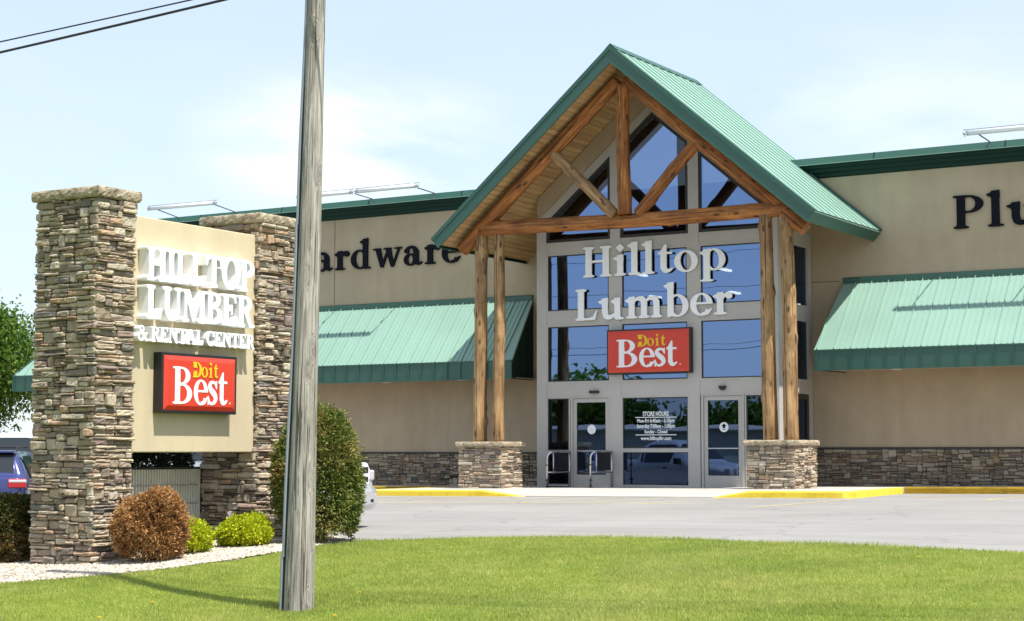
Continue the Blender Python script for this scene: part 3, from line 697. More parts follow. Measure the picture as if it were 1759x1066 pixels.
# worn painted lines on the lot
def mat_line():
    t = NT('worn yellow line paint'); v = t.coord(); n = t.noise(v, 6, 8, .75)
    t.base((.62,.50,.20)); t.set(.85,.2); tr = t.n('BsdfTransparent'); mx = t.n('MixShader')
    t.l(t.ramp(n, [(.40, .1), (.62, .85)]), mx.inputs[0]); t.l(tr.outputs[0], mx.inputs[2]); t.l(t.b.outputs[0], mx.inputs[1]); t.l(mx.outputs[0], t.out.inputs['Surface']); return t.m
M['line'] = mat_line()
b = MB()
def stripe(x0, y0, x1, y1, w=.11):
    d = Vector((x1-x0, y1-y0, 0)).normalized(); nn = Vector((-d.y, d.x, 0))*w/2; N = 8; V = []
    for i in range(N+1):
        px, py = x0+(x1-x0)*i/N, y0+(y1-y0)*i/N
        for s in (-1, 1): V.append((px+nn.x*s, py+nn.y*s, float(lot(px+nn.x*s, py+nn.y*s))+.006))
    b.add(V, [(2*i, 2*i+2, 2*i+3, 2*i+1) for i in range(N)])
for i in range(7): stripe(-23.2+i*1.35, 29.6, -22.3+i*1.35, 32.3)
stripe(-23.4,29.5,-13.5,29.5); stripe(-11.8,32.2,-12.3,28.2); stripe(-11.2,33.6,-10.2,33.4,.25); stripe(-9.2,36.6,-9.2,31.8); stripe(-6.4,36.6,-6.4,31.8)
struct('painted_line', b, M['line'])
# ------------------------------------------------------------------ ledgestone
def pack(W, H, seed, hmin=.028, hmax=.082, wmin=.10, wmax=.40, big=.15):
    """skyline packing of stones into W x H -> list of x0,x1,z0,z1"""
    r = random.Random(seed); cell = .01; n = int(round(W/cell)); sk = [0.0]*n; out = []
    while True:
        m = min(sk)
        if m >= H-.012: break
        i = sk.index(m); j = i
        while j < n and abs(sk[j]-m) < 1e-6: j += 1
        L = j-i; w = int(r.uniform(wmin, wmax)/cell)
        isbig = r.random() < big
        hh = r.uniform(hmax, hmax*1.75) if isbig else r.uniform(hmin, hmax)
        if isbig: w = int(r.uniform(.10, .22)/cell)
        if L-w < 7: w = L
        if w < 6: hh = min(hh, .05)
        nb = []
        if i > 0: nb.append(sk[i-1])
        if i+w < n: nb.append(sk[i+w])
        if w == L and nb and min(nb)-m < hmax*1.2: hh = min(nb)-m if r.random() < .7 else hh
        else:
            for q in nb:
                if 0 < q-m and abs(q-m-hh) < .02: hh = q-m
        if m+hh > H-.03: hh = H-m
        hh = max(hh, .012)
        out.append((i*cell, (i+w)*cell, m, m+hh))
        for k in range(i, i+w): sk[k] = m+hh
    return out
def stone_face(mb, o, u, n, W, H, seed, rough=1.0, d0=.03, taper=None, ends=0, **kw):
    """o = lower left corner of the face, u along it, n outwards"""
    o, u, n = Vector(o), Vector(u).normalized(), Vector(n).normalized(); up = Vector((0,0,1)); r = random.Random(seed+7)
    for x0, x1, z0, z1 in pack(W, H, seed, **kw):
        w, h = x1-x0, z1-z0; e = .005
        d = d0+r.uniform(-.012, .030)*rough
        if r.random() < .12: d += .02*rough
        rd = min(.014, w*.2, h*.28)
        xa, xb, za, zb = x0+e*.6, x1-e*.6, z0+e*.6, z1-e*.6
        if ends and x0 < .02: xa -= r.uniform(0, .035)*rough
        if ends and x1 > W-.02: xb += r.uniform(0, .035)*rough
        jit = [(r.uniform(-.006,.006), r.uniform(-.10,.10)*h) for _ in range(4)]
        us = [0, rd/(xb-xa), .3, .55, .78, 1-rd/(xb-xa), 1]; vs = [0, rd/(zb-za), .5, 1-rd/(zb-za), 1]
        tilt = (r.uniform(-.012,.012)*rough, r.uniform(-.010,.012)*rough); V = []
        for i, a in enumerate(us):
            for j, b in enumerate(vs):
                x = xa+(xb-xa)*a; z = za+(zb-za)*b
                jx = (jit[0][0]*(1-a)*(1-b)+jit[1][0]*a*(1-b)+jit[2][0]*a*b+jit[3][0]*(1-a)*b)
                jz = (jit[0][1]*(1-a)*(1-b)+jit[1][1]*a*(1-b)+jit[2][1]*a*b+jit[3][1]*(1-a)*b)
                edge_u, edge_v = i in (0, 6), j in (0, 4)
                dep = d+tilt[0]*(a-.5)+tilt[1]*(b-.5)+r.uniform(-.006,.006)*rough
                if edge_u or edge_v: dep -= rd*r.uniform(.7,1.3)
                if edge_u and edge_v:
                    x += (rd*.5 if i == 0 else -rd*.5); z += (rd*.4 if j == 0 else -rd*.4); dep -= rd*.6
                V.append(o+u*(x+jx)+up*(z+jz)+n*dep)
        nv = 5; F = [(i*nv+j, (i+1)*nv+j, (i+1)*nv+j+1, i*nv+j+1) for i in range(6) for j in range(4)]
        ring = [i*nv for i in range(7)]+[6*nv+j for j in range(1,5)]+[i*nv+4 for i in range(5,-1,-1)]+[j for j in range(3,0,-1)]
        b = len(V); V += [V[k]-n*(d+.035-0) for k in ring]; m = len(ring)
        F += [(ring[k], b+k, b+(k+1) % m, ring[(k+1) % m]) for k in range(m)]
        if u.cross(up).dot(n) < 0: F = [f[::-1] for f in F]
        mb.add(V, F)
def rough_slab(mb, x0, x1, y0, y1, z0, z1, seed, amp=.0075, step=.04):
    """cap stone with chipped edges"""
    r = random.Random(seed)
    def ring(z, inset):
        P = []
        for (ax, ay), (bx, by) in (((x0,y0),(x1,y0)),((x1,y0),(x1,y1)),((x1,y1),(x0,y1)),((x0,y1),(x0,y0))):
            n = max(3, int(math.hypot(bx-ax, by-ay)/step)); nx, ny = (by-ay), -(bx-ax); q = math.hypot(nx, ny); nx /= q; ny /= q
            for i in range(n):
                t = i/n; k = r.uniform(-amp, amp)*(0 if i == 0 else 1)-inset
                P.append((ax+(bx-ax)*t+nx*k, ay+(by-ay)*t+ny*k, z+r.uniform(-amp, amp)*.5))
        return P
    h = z1-z0; mb.loft([ring(z0, .03), ring(z0+h*.12, .006), ring(z0+h*.3, 0), ring(z0+h*.5, -.003), ring(z0+h*.75, .0), ring(z1-h*.08, .010), ring(z1, .035)])
def stone_block(th, x0, x1, y0, y1, z0, z1, seed, name='stone_pillar', cap=None, faces='SEWN', parent=None, label=None, **kw):
    mb = MB(); H = z1-z0
    if 'S' in faces: stone_face(mb, (x0,y0,z0), (1,0,0), (0,-1,0), x1-x0, H, seed, ends=1, **kw)
    if 'E' in faces: stone_face(mb, (x1,y0,z0), (0,1,0), (1,0,0), y1-y0, H, seed+1, ends=1, **kw)
    if 'N' in faces: stone_face(mb, (x1,y1,z0), (-1,0,0), (0,1,0), x1-x0, H, seed+2, ends=1, **kw)
    if 'W' in faces: stone_face(mb, (x0,y1,z0), (0,-1,0), (-1,0,0), y1-y0, H, seed+3, ends=1, **kw)
    o = th.part(name, mb, M['stone'], parent, label=label)
    c = MB(); c.box(x0+.004, x1-.004, y0+.004, y1-.004, z0-.15, z1-.004); th.part('mortar', c, M['mortar'], o)
    if cap:
        c = MB(); rough_slab(c, x0-cap[0], x1+cap[0], y0-cap[0], y1+cap[0], z1+.002, z1+cap[1], seed+5); th.part('cap', c, M['cap'], o)
    return o
# ------------------------------------------------------------------ monument sign
ms = Thing('monument_sign', 'roadside sign of two tall stone pillars holding a tan panel with white raised letters', 'sign', (-15.1,16.6,tz(-15.1,16.6)))
ins = .03
stone_block(ms, -15.62, -14.66, 14.77, 15.34, -.46, 3.965, 101, cap=(.075,.135), rough=1.15, label='nearer stone pillar, left of the panel')
stone_block(ms, -15.56, -14.66, 17.70, 18.42, -.30, 3.99, 201, cap=(.075,.135), rough=1.15, label='farther stone pillar, right of the panel')
b = MB(); b.box(-14.98, -14.69, 15.32, 17.67, .975, 3.825); ms.part('panel', b, M['panel'], bevel=.012)
XP = -14.69
uY, nX = (0,1,0), (1,0,0)
BOLD = .022
letters(ms, 'HILLTOP', (XP,15.455,3.055), uY, nX, 2.0, .385, .165, M['letter_white'], gap=.0)
letters(ms, 'LUMBER', (XP,15.455,2.59), uY, nX, 2.0, .385, .165, M['letter_white'], gap=.0)
letters(ms, '& RENTAL CENTER', (XP,15.33,2.31), uY, nX, 2.15, .175, .155, M['letter_white'], gap=.03, space=.30)
BOLD = 0.0
for y in (15.62,15.86,16.4,16.7,17.1,17.3): # standoffs that run down behind the rows
    pass
def lightbox(th, o, u, n, W, H, dep, parent=None, top_name='lightbox'):
    """framed red face with the two rows of lettering; o lower left corner at the back"""
    o, u, n = Vector(o), Vector(u), Vector(n); up = Vector((0,0,1)); f = .035
    b = MB(); b.obox(o, u*W, n*dep, up*H); box = th.part(top_name, b, M['black'], parent, bevel=.006)
    b = MB(); p0 = o+n*(dep+.002)+u*f+up*f; w, h = W-2*f, H-2*f; q = .055
    P = [p0, p0+u*w, p0+u*w+up*h, p0+up*h]; I = [a+n*.022 for a in (p0+u*q+up*q, p0+u*(w-q)+up*q, p0+u*(w-q)+up*(h-q), p0+u*q+up*(h-q))]
    b.add(P+I, [(4,5,6,7),(0,1,5,4),(1,2,6,5),(2,3,7,6),(3,0,4,7)]); face = th.part('face', b, M['red'], box)
    base = o+n*(dep+.024)
    t = MB()
    def put(mb, txt, x, y, width, height, gap, dd=.004, order=0):
        sx = width/text_width(txt, gap); xx = 0
        for i, c in enumerate(txt):
            g = letter_mb(c, base+u*(x+xx*sx)+up*y+n*(.0008*(i % 3)+order), u, n, sx, height, dd); mb.add(g.v, g.f); xx += glyph_mesh(c)[0]+gap
    put(t, 'B', W*.115, H*.155, W*.27, H*.615, 0); put(t, 'est', W*.395, H*.155, W*.455, H*.615*.98, -.07)
    g = MB(); g.add(t.v, t.f); th.part('white_lettering', g, M['white_vinyl'], box)
    t = MB(); put(t, 'D', W*.378, H*.605, W*.125, H*.26, 0, order=.003); put(t, 'oit', W*.492, H*.615, W*.225, H*.25, .10, order=.003)
    th.part('yellow_lettering', t, M['yellow'], box)
    t = MB(); c = base+u*(W*.885)+up*(H*.19)+n*.003; r = H*.018; N = 12
    V = []
    for rr in (r, r*.55): V += [c+u*(rr*math.cos(2*math.pi*k/N))+up*(rr*math.sin(2*math.pi*k/N)) for k in range(N)]
    t.add(V, [(k, (k+1) % N, (k+1) % N+N, k+N) for k in range(N)]); th.part('registered_mark', t, M['white_vinyl'], box)
    return box
lightbox(ms, (XP,15.77,1.455), uY, nX, 1.39, .735, .135)
# corrugated screen under the panel
sp = Thing('screen_panel', 'white ribbed metal screen in a dark frame between the two stone pillars', 'screen', (-15.6,16.4,tz(-15.6,16.4)))
b = MB(); n = 47
for i in range(n+1):
    y = 15.36+i*(2.33/n); b.box(-15.60, -15.60+.022, y-.014, y+.014, -.3, .755) if i < n else None
b.box(-15.625,-15.602,15.35,17.66,-.35,.755); sp.part('ribbed_sheet', b, M['white_metal'])
b = MB()
for z in (.06,.30,.54): b.box(-15.600,-15.572,15.36,17.6,z,z+.018)
sp.part('rail', b, M['alu'])
b = MB(); b.box(-15.64,-15.57,15.35,17.70,.757,.785); b.box(-15.64,-15.57,17.66,17.70,-.4,.757); sp.part('frame', b, M['gasket'])
# board left leaning in the bed
b = MB(); zz = tz(-14.6,17.15); d = Vector((.25,-.02,-.42)); o0 = Vector((-14.78,17.25,zz+.43)); b.obox(o0, d, (0,.07,0), (.02,0,.014))
tag(mesh_obj('board', b.v, b.f, M['board']), 'short grey board leaning in the bed between the two yellow green shrubs', 'board')
# ------------------------------------------------------------------ utility pole and wires
def make_log(th, name, p0, p1, r0, r1, mat, seed, parent=None, knots=7, n=18, seg=26, bend=.012, label=None, kn=.16):
    """log between two points, in its own frame so the grain follows it"""
    p0, p1 = Vector(p0), Vector(p1); L = (p1-p0).length; r = random.Random(seed)
    ks = [(r.random(), r.uniform(0, 6.28), r.uniform(.5, 1)) for _ in range(knots)]
    ph = [r.uniform(0, 6.28) for _ in range(4)]; mb = MB(); V = []; F = []
    for i in range(seg+1):
        t = i/seg; cx = bend*math.sin(3.1*t+ph[0])+bend*.6*math.sin(8*t+ph[1]); cy = bend*math.sin(3.6*t+ph[2])
        for k in range(n):
            a = 2*math.pi*k/n; rad = (r0+(r1-r0)*t)*(1+.025*math.sin(3*a+5*t+ph[3])+.02*math.sin(9*t+ph[1]+a))
            for kt, ka, kw in ks:
                da = (a-ka+math.pi) % (2*math.pi)-math.pi; dt = (t-kt)*L
                rad *= 1+kn*kw*math.exp(-(da/.5)**2-(dt/.09)**2)
            V.append((cx+rad*math.cos(a), cy+rad*math.sin(a), t*L))
    for i in range(seg):
        for k in range(n): F.append((i*n+k, i*n+(k+1) % n, (i+1)*n+(k+1) % n, (i+1)*n+k))
    F += [tuple(reversed(range(n))), tuple(range(seg*n, (seg+1)*n))]
    me = bpy.data.meshes.new(name); me.from_pydata(V, [], F); me.materials.append(mat)
    me.polygons.foreach_set('use_smooth', [len(p.vertices) == 4 for p in me.polygons]); me.update()
    o = bpy.data.objects.new(name, me); COL.objects.link(o); o.rotation_mode = 'QUATERNION'
    o.rotation_quaternion = (p1-p0).to_track_quat('Z', 'Y'); o.location = p0
    if label: o['label'] = label
    return th.adopt(o, parent)
PB = Vector((-10.22,12.98,-.56)); PD = Vector((-10.06,13.08,9.4))
up_ = Thing('utility_pole', 'weathered grey wooden utility pole with a grey conduit, standing in the lawn', 'pole', (PB.x,PB.y,tz(PB.x,PB.y)))
def pole_at(z): t = (z-PB.z)/(PD.z-PB.z); return PB+(PD-PB)*t
def pole_r(z): return float(np.interp(z, [-.56,0,1.5,5.2,9.4], [.142,.136,.115,.086,.080]))
pts = [pole_at(z) for z in (-.56,1.2,3.2,5.2)]
# the shaft: one tapered log in its own frame
r = random.Random(77); V = []; F = []; n = 28; seg = 90; L = (PD-PB).length
ks = [(r.uniform(.0,7.5), r.uniform(0, 6.28), r.uniform(.5, 1)) for _ in range(34)]
for i in range(seg+1):
    t = i/seg; rr = pole_r(PB.z+(PD.z-PB.z)*t)
    for k in range(n):
        a = 2*math.pi*k/n; q = rr*(1+.018*math.sin(5*a+3*t)+.012*math.sin(23*t+a)+.008*math.sin(11*a+9*t))
        for kz_, ka, kw in ks:
            da = (a-ka+math.pi) % (2*math.pi)-math.pi; dt = t*L-kz_
            if abs(dt) < .3: q *= 1+.05*kw*math.exp(-(da/.35)**2-(dt/.07)**2)
        V.append((q*math.cos(a), q*math.sin(a), t*L))
for i in range(seg):
    for k in range(n): F.append((i*n+k, i*n+(k+1) % n, (i+1)*n+(k+1) % n, (i+1)*n+k))
F += [tuple(range(seg*n, (seg+1)*n))]
me = bpy.data.meshes.new('shaft'); me.from_pydata(V, [], F); me.materials.append(M['pole']); me.polygons.foreach_set('use_smooth', [True]*len(me.polygons))
o = bpy.data.objects.new('shaft', me); COL.objects.link(o); o.rotation_mode = 'QUATERNION'; o.rotation_quaternion = (PD-PB).to_track_quat('Z', 'Y'); o.location = PB; up_.adopt(o)
# conduit: flat cover strips on the pole's left side, in three lengths, with the dark cable behind
cd = Vector((-.86,-.51,0)).normalized(); ct = Vector((.51,-.86,0)).normalized()
for (za, zb, off, w) in ((-.56,.02,.034,.030),(.0,3.15,.022,.036),(3.13,8.8,.012,.034)):
    b = MB(); rings = []
    for i in range(25):
        z = za+(zb-za)*i/24; c = pole_at(z)+cd*(pole_r(z)+off+.006*math.sin(z*2.1))
        rings.append([c+ct*w*math.cos(q)+cd*.018*math.sin(q) for q in [j*math.pi/5 for j in range(10)]])
    b.loft(rings); up_.part('conduit', b, M['conduit'], smooth=False)
b = MB(); P = [pole_at(z)+cd*(pole_r(z)+.006)-ct*-.012 for z in np.linspace(-.5,8.8,40)]; b.tube(P, .013, 8); up_.part('cable', b, M['black'], smooth=True)
def wire(z0, slope, r, lab, xr=60):
    b = MB(); P = []
    for i in range(61):
        d = 70*i/60; P.append((PB.x-d, 12.9, z0-slope*d+slope/50*d*d))
    Q = [(PB.x+d, 12.9+.0*d, z0-slope*d+slope/50*d*d) for d in np.linspace(60, 1, 40)]
    b.tube(Q+P, r, 6, False); return tag(mesh_obj('power_line', b.v, b.f, M['black'], None, True), lab, 'power line', 'overhead lines')
wire(5.47, .052, .0135, 'thicker and lower of the two black overhead lines crossing the sky at top left')
wire(5.53, .037, .008, 'thinner and upper of the two black overhead lines crossing the sky at top left')
for i, (zz, sl) in enumerate(((6.6,.035),(7.6,.03),(8.9,.028),(9.2,.026))):
    wire(zz, sl, .009, 'overhead line seen only as a dark thread reflected in the upper entrance windows')
# ------------------------------------------------------------------ the shop
def disc(b, c, u, v, r, n=16, w=None):
    c, u, v = Vector(c), Vector(u), Vector(v); P = [c+u*(r*math.cos(2*math.pi*k/n))+v*(r*math.sin(2*math.pi*k/n)) for k in range(n)]
    if w is None: b.add(P, [tuple(range(n))])
    else: b.prism(P, w)
YM, YF = 38.86, 36.75           # main wall, entrance front
XL, XR = -21.63, -15.27         # entrance block
XC, ZR, SL = -18.45, 10.27, .847
sb = Thing('store_building', 'long tan stucco shop with a steep green gabled log entrance and pale green awnings', 'shop', (-18.45,YM,.13))
WL, WR = -39.3, 14.0
b = MB(); b.box(WL, XL+.3, YM, YM+.3, -.5, 7.6); b.box(XR-.3, WR, YM, YM+.3, -.3, 7.6); b.box(XL+.3, XR-.3, YM, YM+.3, 6.5, 7.6)
b.box(WL, WL+.3, YM+.3, 66, -.5, 7.6); b.box(WR-.3, WR, YM+.3, 66, -.3, 7.6); b.box(WL+.3, WR-.3, 65.7, 66, -.3, 7.6)
wall = sb.part('wall', b, M['stucco'])
b = MB(); b.box(WL+.02, WR-.02, YM+.02, 65.98, 7.45, 7.58); sb.part('flat_roof', b, M['interior'])
# control joints in the stucco, as thin dark strips in the wall face
for x0, x1, z0, z1 in ((-29.458,-29.442,5.1,7.48),(-35.208,-35.192,5.1,7.48),(-5.008,-4.992,1.1,7.48),(XR,-14.6,4.985,5.0),(-30.25,-30.235,1.0,2.80)):
    b = MB(); b.box(x0, x1, YM-.004, YM-.0005, z0, z1); sb.part('control_joint', b, M['mortar'])
M['stain'] = plain('pale drip stain', (.52,.47,.36), .9, .2, 8)
for x, z0, z1 in ((-9.25,1.62,2.38),(-13.25,1.45,1.80)): # pale streaks below small wall plugs
    b = MB(); b.prism([(x-.008,YM-.001,z0),(x+.006,YM-.001,z0+.1),(x+.012,YM-.001,z1),(x-.012,YM-.001,z1)], (0,-.002,0)); disc(b, (x,YM-.001,z1), (1,0,0), (0,0,1), .03, 10, (0,-.012,0)); sb.part('wall_plug', b, M['stain'])
# cornice
def cornice(x0, x1, lab):
    prof = [(0,7.47),(.06,7.50),(.075,7.56),(.14,7.60),(.16,7.66),(.23,7.69),(.25,7.735),(.30,7.75)]
    b = MB(); P = [(x0,YM-o,z) for o, z in prof]+[(x0,YM+.2,7.75),(x0,YM+.2,7.47)]
    b.prism(P, (x1-x0,0,0)); c = sb.part('cornice', b, M['green_dark'], label=lab)
    b = MB(); b.prism([(x0,YM-.335,7.752),(x0,YM-.345,7.775),(x0,YM-.285,7.93),(x0,YM+.32,7.95),(x0,YM+.32,7.752)], (x1-x0,0,0)); sb.part('coping', b, M['green_trim'], c)
    for x in np.arange(x0+2.1, min(x1, 3), 3.05):
        b = MB(); b.prism([(x,YM-.338,7.752),(x,YM-.348,7.775),(x,YM-.288,7.934),(x,YM+.1,7.945),(x,YM+.1,7.752)], (.03,0,0)); sb.part('coping_joint', b, M['green_dark'], c)
    b = MB(); b.box(x0, x1, YM-.352, YM-.336, 7.754, 7.770); sb.part('drip_edge', b, M['green_roof'], c)
cornice(WL-.02, -21.2, 'left run of the dark green cornice'); cornice(-15.7, WR, 'right run of the dark green cornice')
# stone wainscot
def wains(x0, x1, seed, top):
    b = MB(); z0 = walk(x0)-.02
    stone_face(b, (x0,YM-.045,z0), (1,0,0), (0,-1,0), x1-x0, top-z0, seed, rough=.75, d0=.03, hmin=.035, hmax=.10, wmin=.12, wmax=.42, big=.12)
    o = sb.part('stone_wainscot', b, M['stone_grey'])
    c = MB(); c.box(x0+.004, x1-.004, YM-.042, YM-.001, z0-.1, top-.003); sb.part('mortar', c, M['mortar_dark'], o)
    c = MB(); c.prism([(x0,YM-.085,top),(x0,YM-.085,top+.03),(x0,YM-.001,top+.05),(x0,YM-.001,top)], (x1-x0,0,0)); sb.part('ledge', c, M['gasket'], o)
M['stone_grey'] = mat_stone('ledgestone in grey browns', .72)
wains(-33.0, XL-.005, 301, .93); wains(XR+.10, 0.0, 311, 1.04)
# awnings
def awning(xa0, xa1, xb0, xb1, lab, hip=None, fyi=37.45):
    """xa: ends at the wall, xb: ends at the eave"""
    zt, ze, zb = 4.98, 3.30, 2.83; d = Vector((0, fyi-YM, ze-zt)); nn = Vector((0,-(zt-ze),-(YM-fyi))); nn = Vector((0, -(zt-ze), (YM-fyi))).normalized()
    aw = MB(); P = [Vector((xa0,YM,zt)), Vector((xa1,YM,zt)), Vector((xb1,fyi,ze)), Vector((xb0,fyi,ze))]
    aw.add(P+[p-nn*.05 for p in P], [(0,3,2,1),(4,5,6,7),(0,4,7,3),(1,2,6,5),(2,3,7,6),(0,1,5,4)])
    s = aw; x = math.ceil(max(xa0,xb0)/.405)*.405
    lo, hi = min(xa0,xb0), max(xa1,xb1); x = math.ceil(lo/.405)*.405; ff = MB()
    while x < hi:
        # clip the seam by the slanted end
        ta, tb = 0.0, 1.0
        for e0, e1, sgn in ((xa0,xb0,1),(xa1,xb1,-1)):
            f0, f1 = (x-e0)*sgn, (x-e1)*sgn
            if f0 < 0 and f1 < 0: ta = 2
            elif f0 < 0: ta = max(ta, f0/(f0-f1))
            elif f1 < 0: tb = min(tb, f0/(f0-f1))
        if tb-ta > .02:
            a = Vector((x,YM,zt))+d*ta; c = Vector((x,YM,zt))+d*tb
            s.obox(a-Vector((.008,0,0))+nn*.001, (.016,0,0), c-a, nn*.034)
            for k in (1,2): # two low pencil ribs between the seams
                xx = x+.135*k
                if lo+.3 < xx < hi-.3 and ta == 0 and tb == 1: s.obox(a+Vector((.135*k-.012,0,0))+nn*.0005, (.024,0,0), c-a, nn*.012)
            if tb == 1: ff.box(x-.008, x+.008, fyi-.034, fyi-.0125, zb+.01, ze-.03)
        x += .405
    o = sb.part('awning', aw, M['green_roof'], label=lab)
    f = MB(); f.box(xb0, xb1, fyi-.012, fyi+.02, zb, ze-.002); f.box(xb0-.004, xb1+.004, fyi-.022, fyi-.0125, zb-.012, zb+.028)
    f.box(xb0-.004, xb1+.004, fyi-.03, fyi-.0125, ze-.035, ze-.004)
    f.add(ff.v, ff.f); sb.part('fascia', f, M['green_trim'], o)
    for xa, xb, sg in ((xa0,xb0,-1),(xa1,xb1,1)):
        if (hip and sg == hip) or xa > 5: continue
        e = MB()
        e.prism([(xa,YM,zt-.06),(xb,fyi+.021,ze-.03),(xb,fyi+.021,zb),(xa,YM,zb)], (.02*-sg,0,0))
        for t in (.3,.65): yy = YM+(fyi-YM)*t; e.box(xa+(xb-xa)*t+(.001 if sg > 0 else -.012), xa+(xb-xa)*t+(.012 if sg > 0 else -.001), yy-.01, yy+.01, zb, zt+(ze-zt)*t-.08)
        sb.part('end_panel', e, M['green_dark'], o)
    t = MB(); t.prism([(xa0,YM-.005,zt-.04),(xa0,YM-.06,zt-.02),(xa0,YM-.06,zt+.06),(xa0,YM-.03,zt+.085),(xa0,YM-.005,zt+.085)], (xa1-xa0,0,0)); t.box(xa0,xa1,YM-.075,YM-.0605,zt-.05,zt-.0205)
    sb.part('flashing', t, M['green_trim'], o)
    q = MB(); q.box(min(xa0,xb0)+.03, max(xa1,xb1)-.03, fyi+.022, YM-.004, zb+.02, zb+.04); so = sb.part('soffit', q, M['stucco'], o)
    return o, zb
awR, zb = awning(-14.48, WR, -14.66, WR, 'right awning over the wall of the plumbing side', fyi=37.35)
awL, zb = awning(-39.3, -22.98, -40.6, -22.78, 'left awning over the wall of the hardware side', hip=-1)
b = MB() # the hipped return round the left corner
P = [Vector((-39.3,YM,4.98)), Vector((-40.6,37.45,3.30)), Vector((-40.6,46,3.30)), Vector((-39.3,46,4.98))]; b.add(P+[p+Vector((.03,0,-.05)) for p in P], [(0,1,2,3),(4,7,6,5),(0,4,5,1),(2,6,7,3)])
for y in np.arange(38,46,.405):
    t = min(1, (y-37.45)/(YM-37.45)); a = Vector((-40.6,y,3.3)); c = Vector((-40.6+1.3*t,y,3.3+1.68*t)); b.obox(a, (0,.016,0), c-a, (-.026,0,.02))
hp = sb.part('awning', b, M['green_roof'], label='end return of the left awning, a small piece seen left of the sign pillar')
b = MB(); b.obox((-40.60,37.438,3.29), (0,0,.03), (1.3,YM-37.45,1.68), (.03,-.02,0)); b.box(-40.62,-40.60,37.45,46,2.83,3.298); b.box(-40.625,-40.585,37.425,37.44,2.83,3.30)
for y in np.arange(37.855,46,.405): b.box(-40.635,-40.622,y-.008,y+.008,2.84,3.27)
sb.part('fascia', b, M['green_trim'], hp)
for x in (-27.0,-30.2,-24.6,-12.95,-9.9,-6.8):
    b = MB(); disc(b, (x,38.0,zb+.0185), (1,0,0), (0,-1,0), .13, 18, (0,0,-.02)); sb.part('downlight', b, M['downlight'], awR if x > -18 else awL)
for x in (-24.0,-28.2):
    pass
# ------------------------------------------------------------------ entrance roof
YG, YB = 34.68, 39.32
HS = 4.90; ze = ZR-SL*HS
def roof_side(sg):
    b = MB(); th_ = .05
    P = [(XC,YG,ZR),(XC+sg*HS,YG,ze),(XC+sg*HS,YB,ze),(XC,YB,ZR)]
    b.add(P+[(x,y,z-th_) for x,y,z in P], [(0,1,2,3) if sg < 0 else (3,2,1,0),(4,7,6,5),(1,5,6,2),(0,4,5,1),(3,2,6,7)])
    nn = Vector((SL*sg,0,1)).normalized(); d = Vector((sg*HS,0,-SL*HS)); y = YG+.10
    while y < YB-.02:
        b.obox(Vector((XC,y-.015,ZR))+d*.006+nn*.0005, d*.994, (0,.03,0), nn*.022)
        y += .405
    return b
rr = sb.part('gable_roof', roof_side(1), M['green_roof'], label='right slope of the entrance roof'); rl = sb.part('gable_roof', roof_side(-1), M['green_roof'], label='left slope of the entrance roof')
b = MB(); q = .16
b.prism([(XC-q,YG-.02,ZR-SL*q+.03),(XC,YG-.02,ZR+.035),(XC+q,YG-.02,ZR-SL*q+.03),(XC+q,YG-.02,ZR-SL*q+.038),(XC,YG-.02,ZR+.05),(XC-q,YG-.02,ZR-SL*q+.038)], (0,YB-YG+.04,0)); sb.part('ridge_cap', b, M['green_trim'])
fh = .40
for sg, lab in ((-1,'left rake board of the gable'),(1,'right rake board of the gable')):
    b = MB(); e = XC+sg*(HS+.015); zz = ZR-SL*(HS+.015); ei = e-sg*.20; zi = zz-.23
    b.prism([(XC,YG-.025,ZR+.012),(e,YG-.025,zz+.012),(ei,YG-.025,zi),(XC,YG-.025,ZR-fh)], (0,.035,0))
    b.prism([(XC,YG-.042,ZR+.018),(e,YG-.042,zz+.018),(e-sg*.05,YG-.042,zz-.058),(XC,YG-.042,ZR-.10)], (0,.0165,0))
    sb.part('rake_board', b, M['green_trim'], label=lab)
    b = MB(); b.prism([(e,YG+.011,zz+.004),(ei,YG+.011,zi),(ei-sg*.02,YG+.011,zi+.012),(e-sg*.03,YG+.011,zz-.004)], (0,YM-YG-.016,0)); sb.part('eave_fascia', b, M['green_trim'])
    b = MB(); nn = Vector((SL*sg,0,1)).normalized(); o_ = Vector((XC+sg*2.85,YM-.13,ZR-SL*2.85))+nn*.002; b.obox(o_, Vector((sg*(HS-2.85),0,-SL*(HS-2.85))), (0,.125,0), nn*.05); sb.part('wall_flashing', b, M['green_trim'])
    # plank soffit just under the roof
    b = MB(); a0 = ZR-fh+.06; x1 = XC+sg*(HS-.21); P = [(XC,YG+.012,a0),(x1,YG+.012,a0-SL*(HS-.21)),(x1,YM-.006,a0-SL*(HS-.21)),(XC,YM-.006,a0)]
    b.add(P+[(x,y,z+.03) for x,y,z in P], [(0,1,2,3),(7,6,5,4),(0,4,5,1),(1,5,6,2),(2,6,7,3)]); sb.part('plank_soffit', b, M['planks'])
# gable wall above the glazing, and the stucco sides of the entrance block
zg = lambda x, top: top-.845*abs(x-XC)
b = MB()
for sg in (-1,1):
    xo = XL if sg < 0 else XR
    b.prism([(XC,YF+.03,9.36),(xo,YF+.03,zg(xo,9.36)),(xo,YF+.03,9.90-SL*abs(xo-XC)),(XC,YF+.03,9.92)], (0,.15,0))
b.box(XL, XL+.2, YF+.19, YM, .1, 7.12); b.box(XR-.2, XR-.004, YF+.19, YM, 6.15, 7.12)
sb.part('gable_wall', b, M['stucco'])
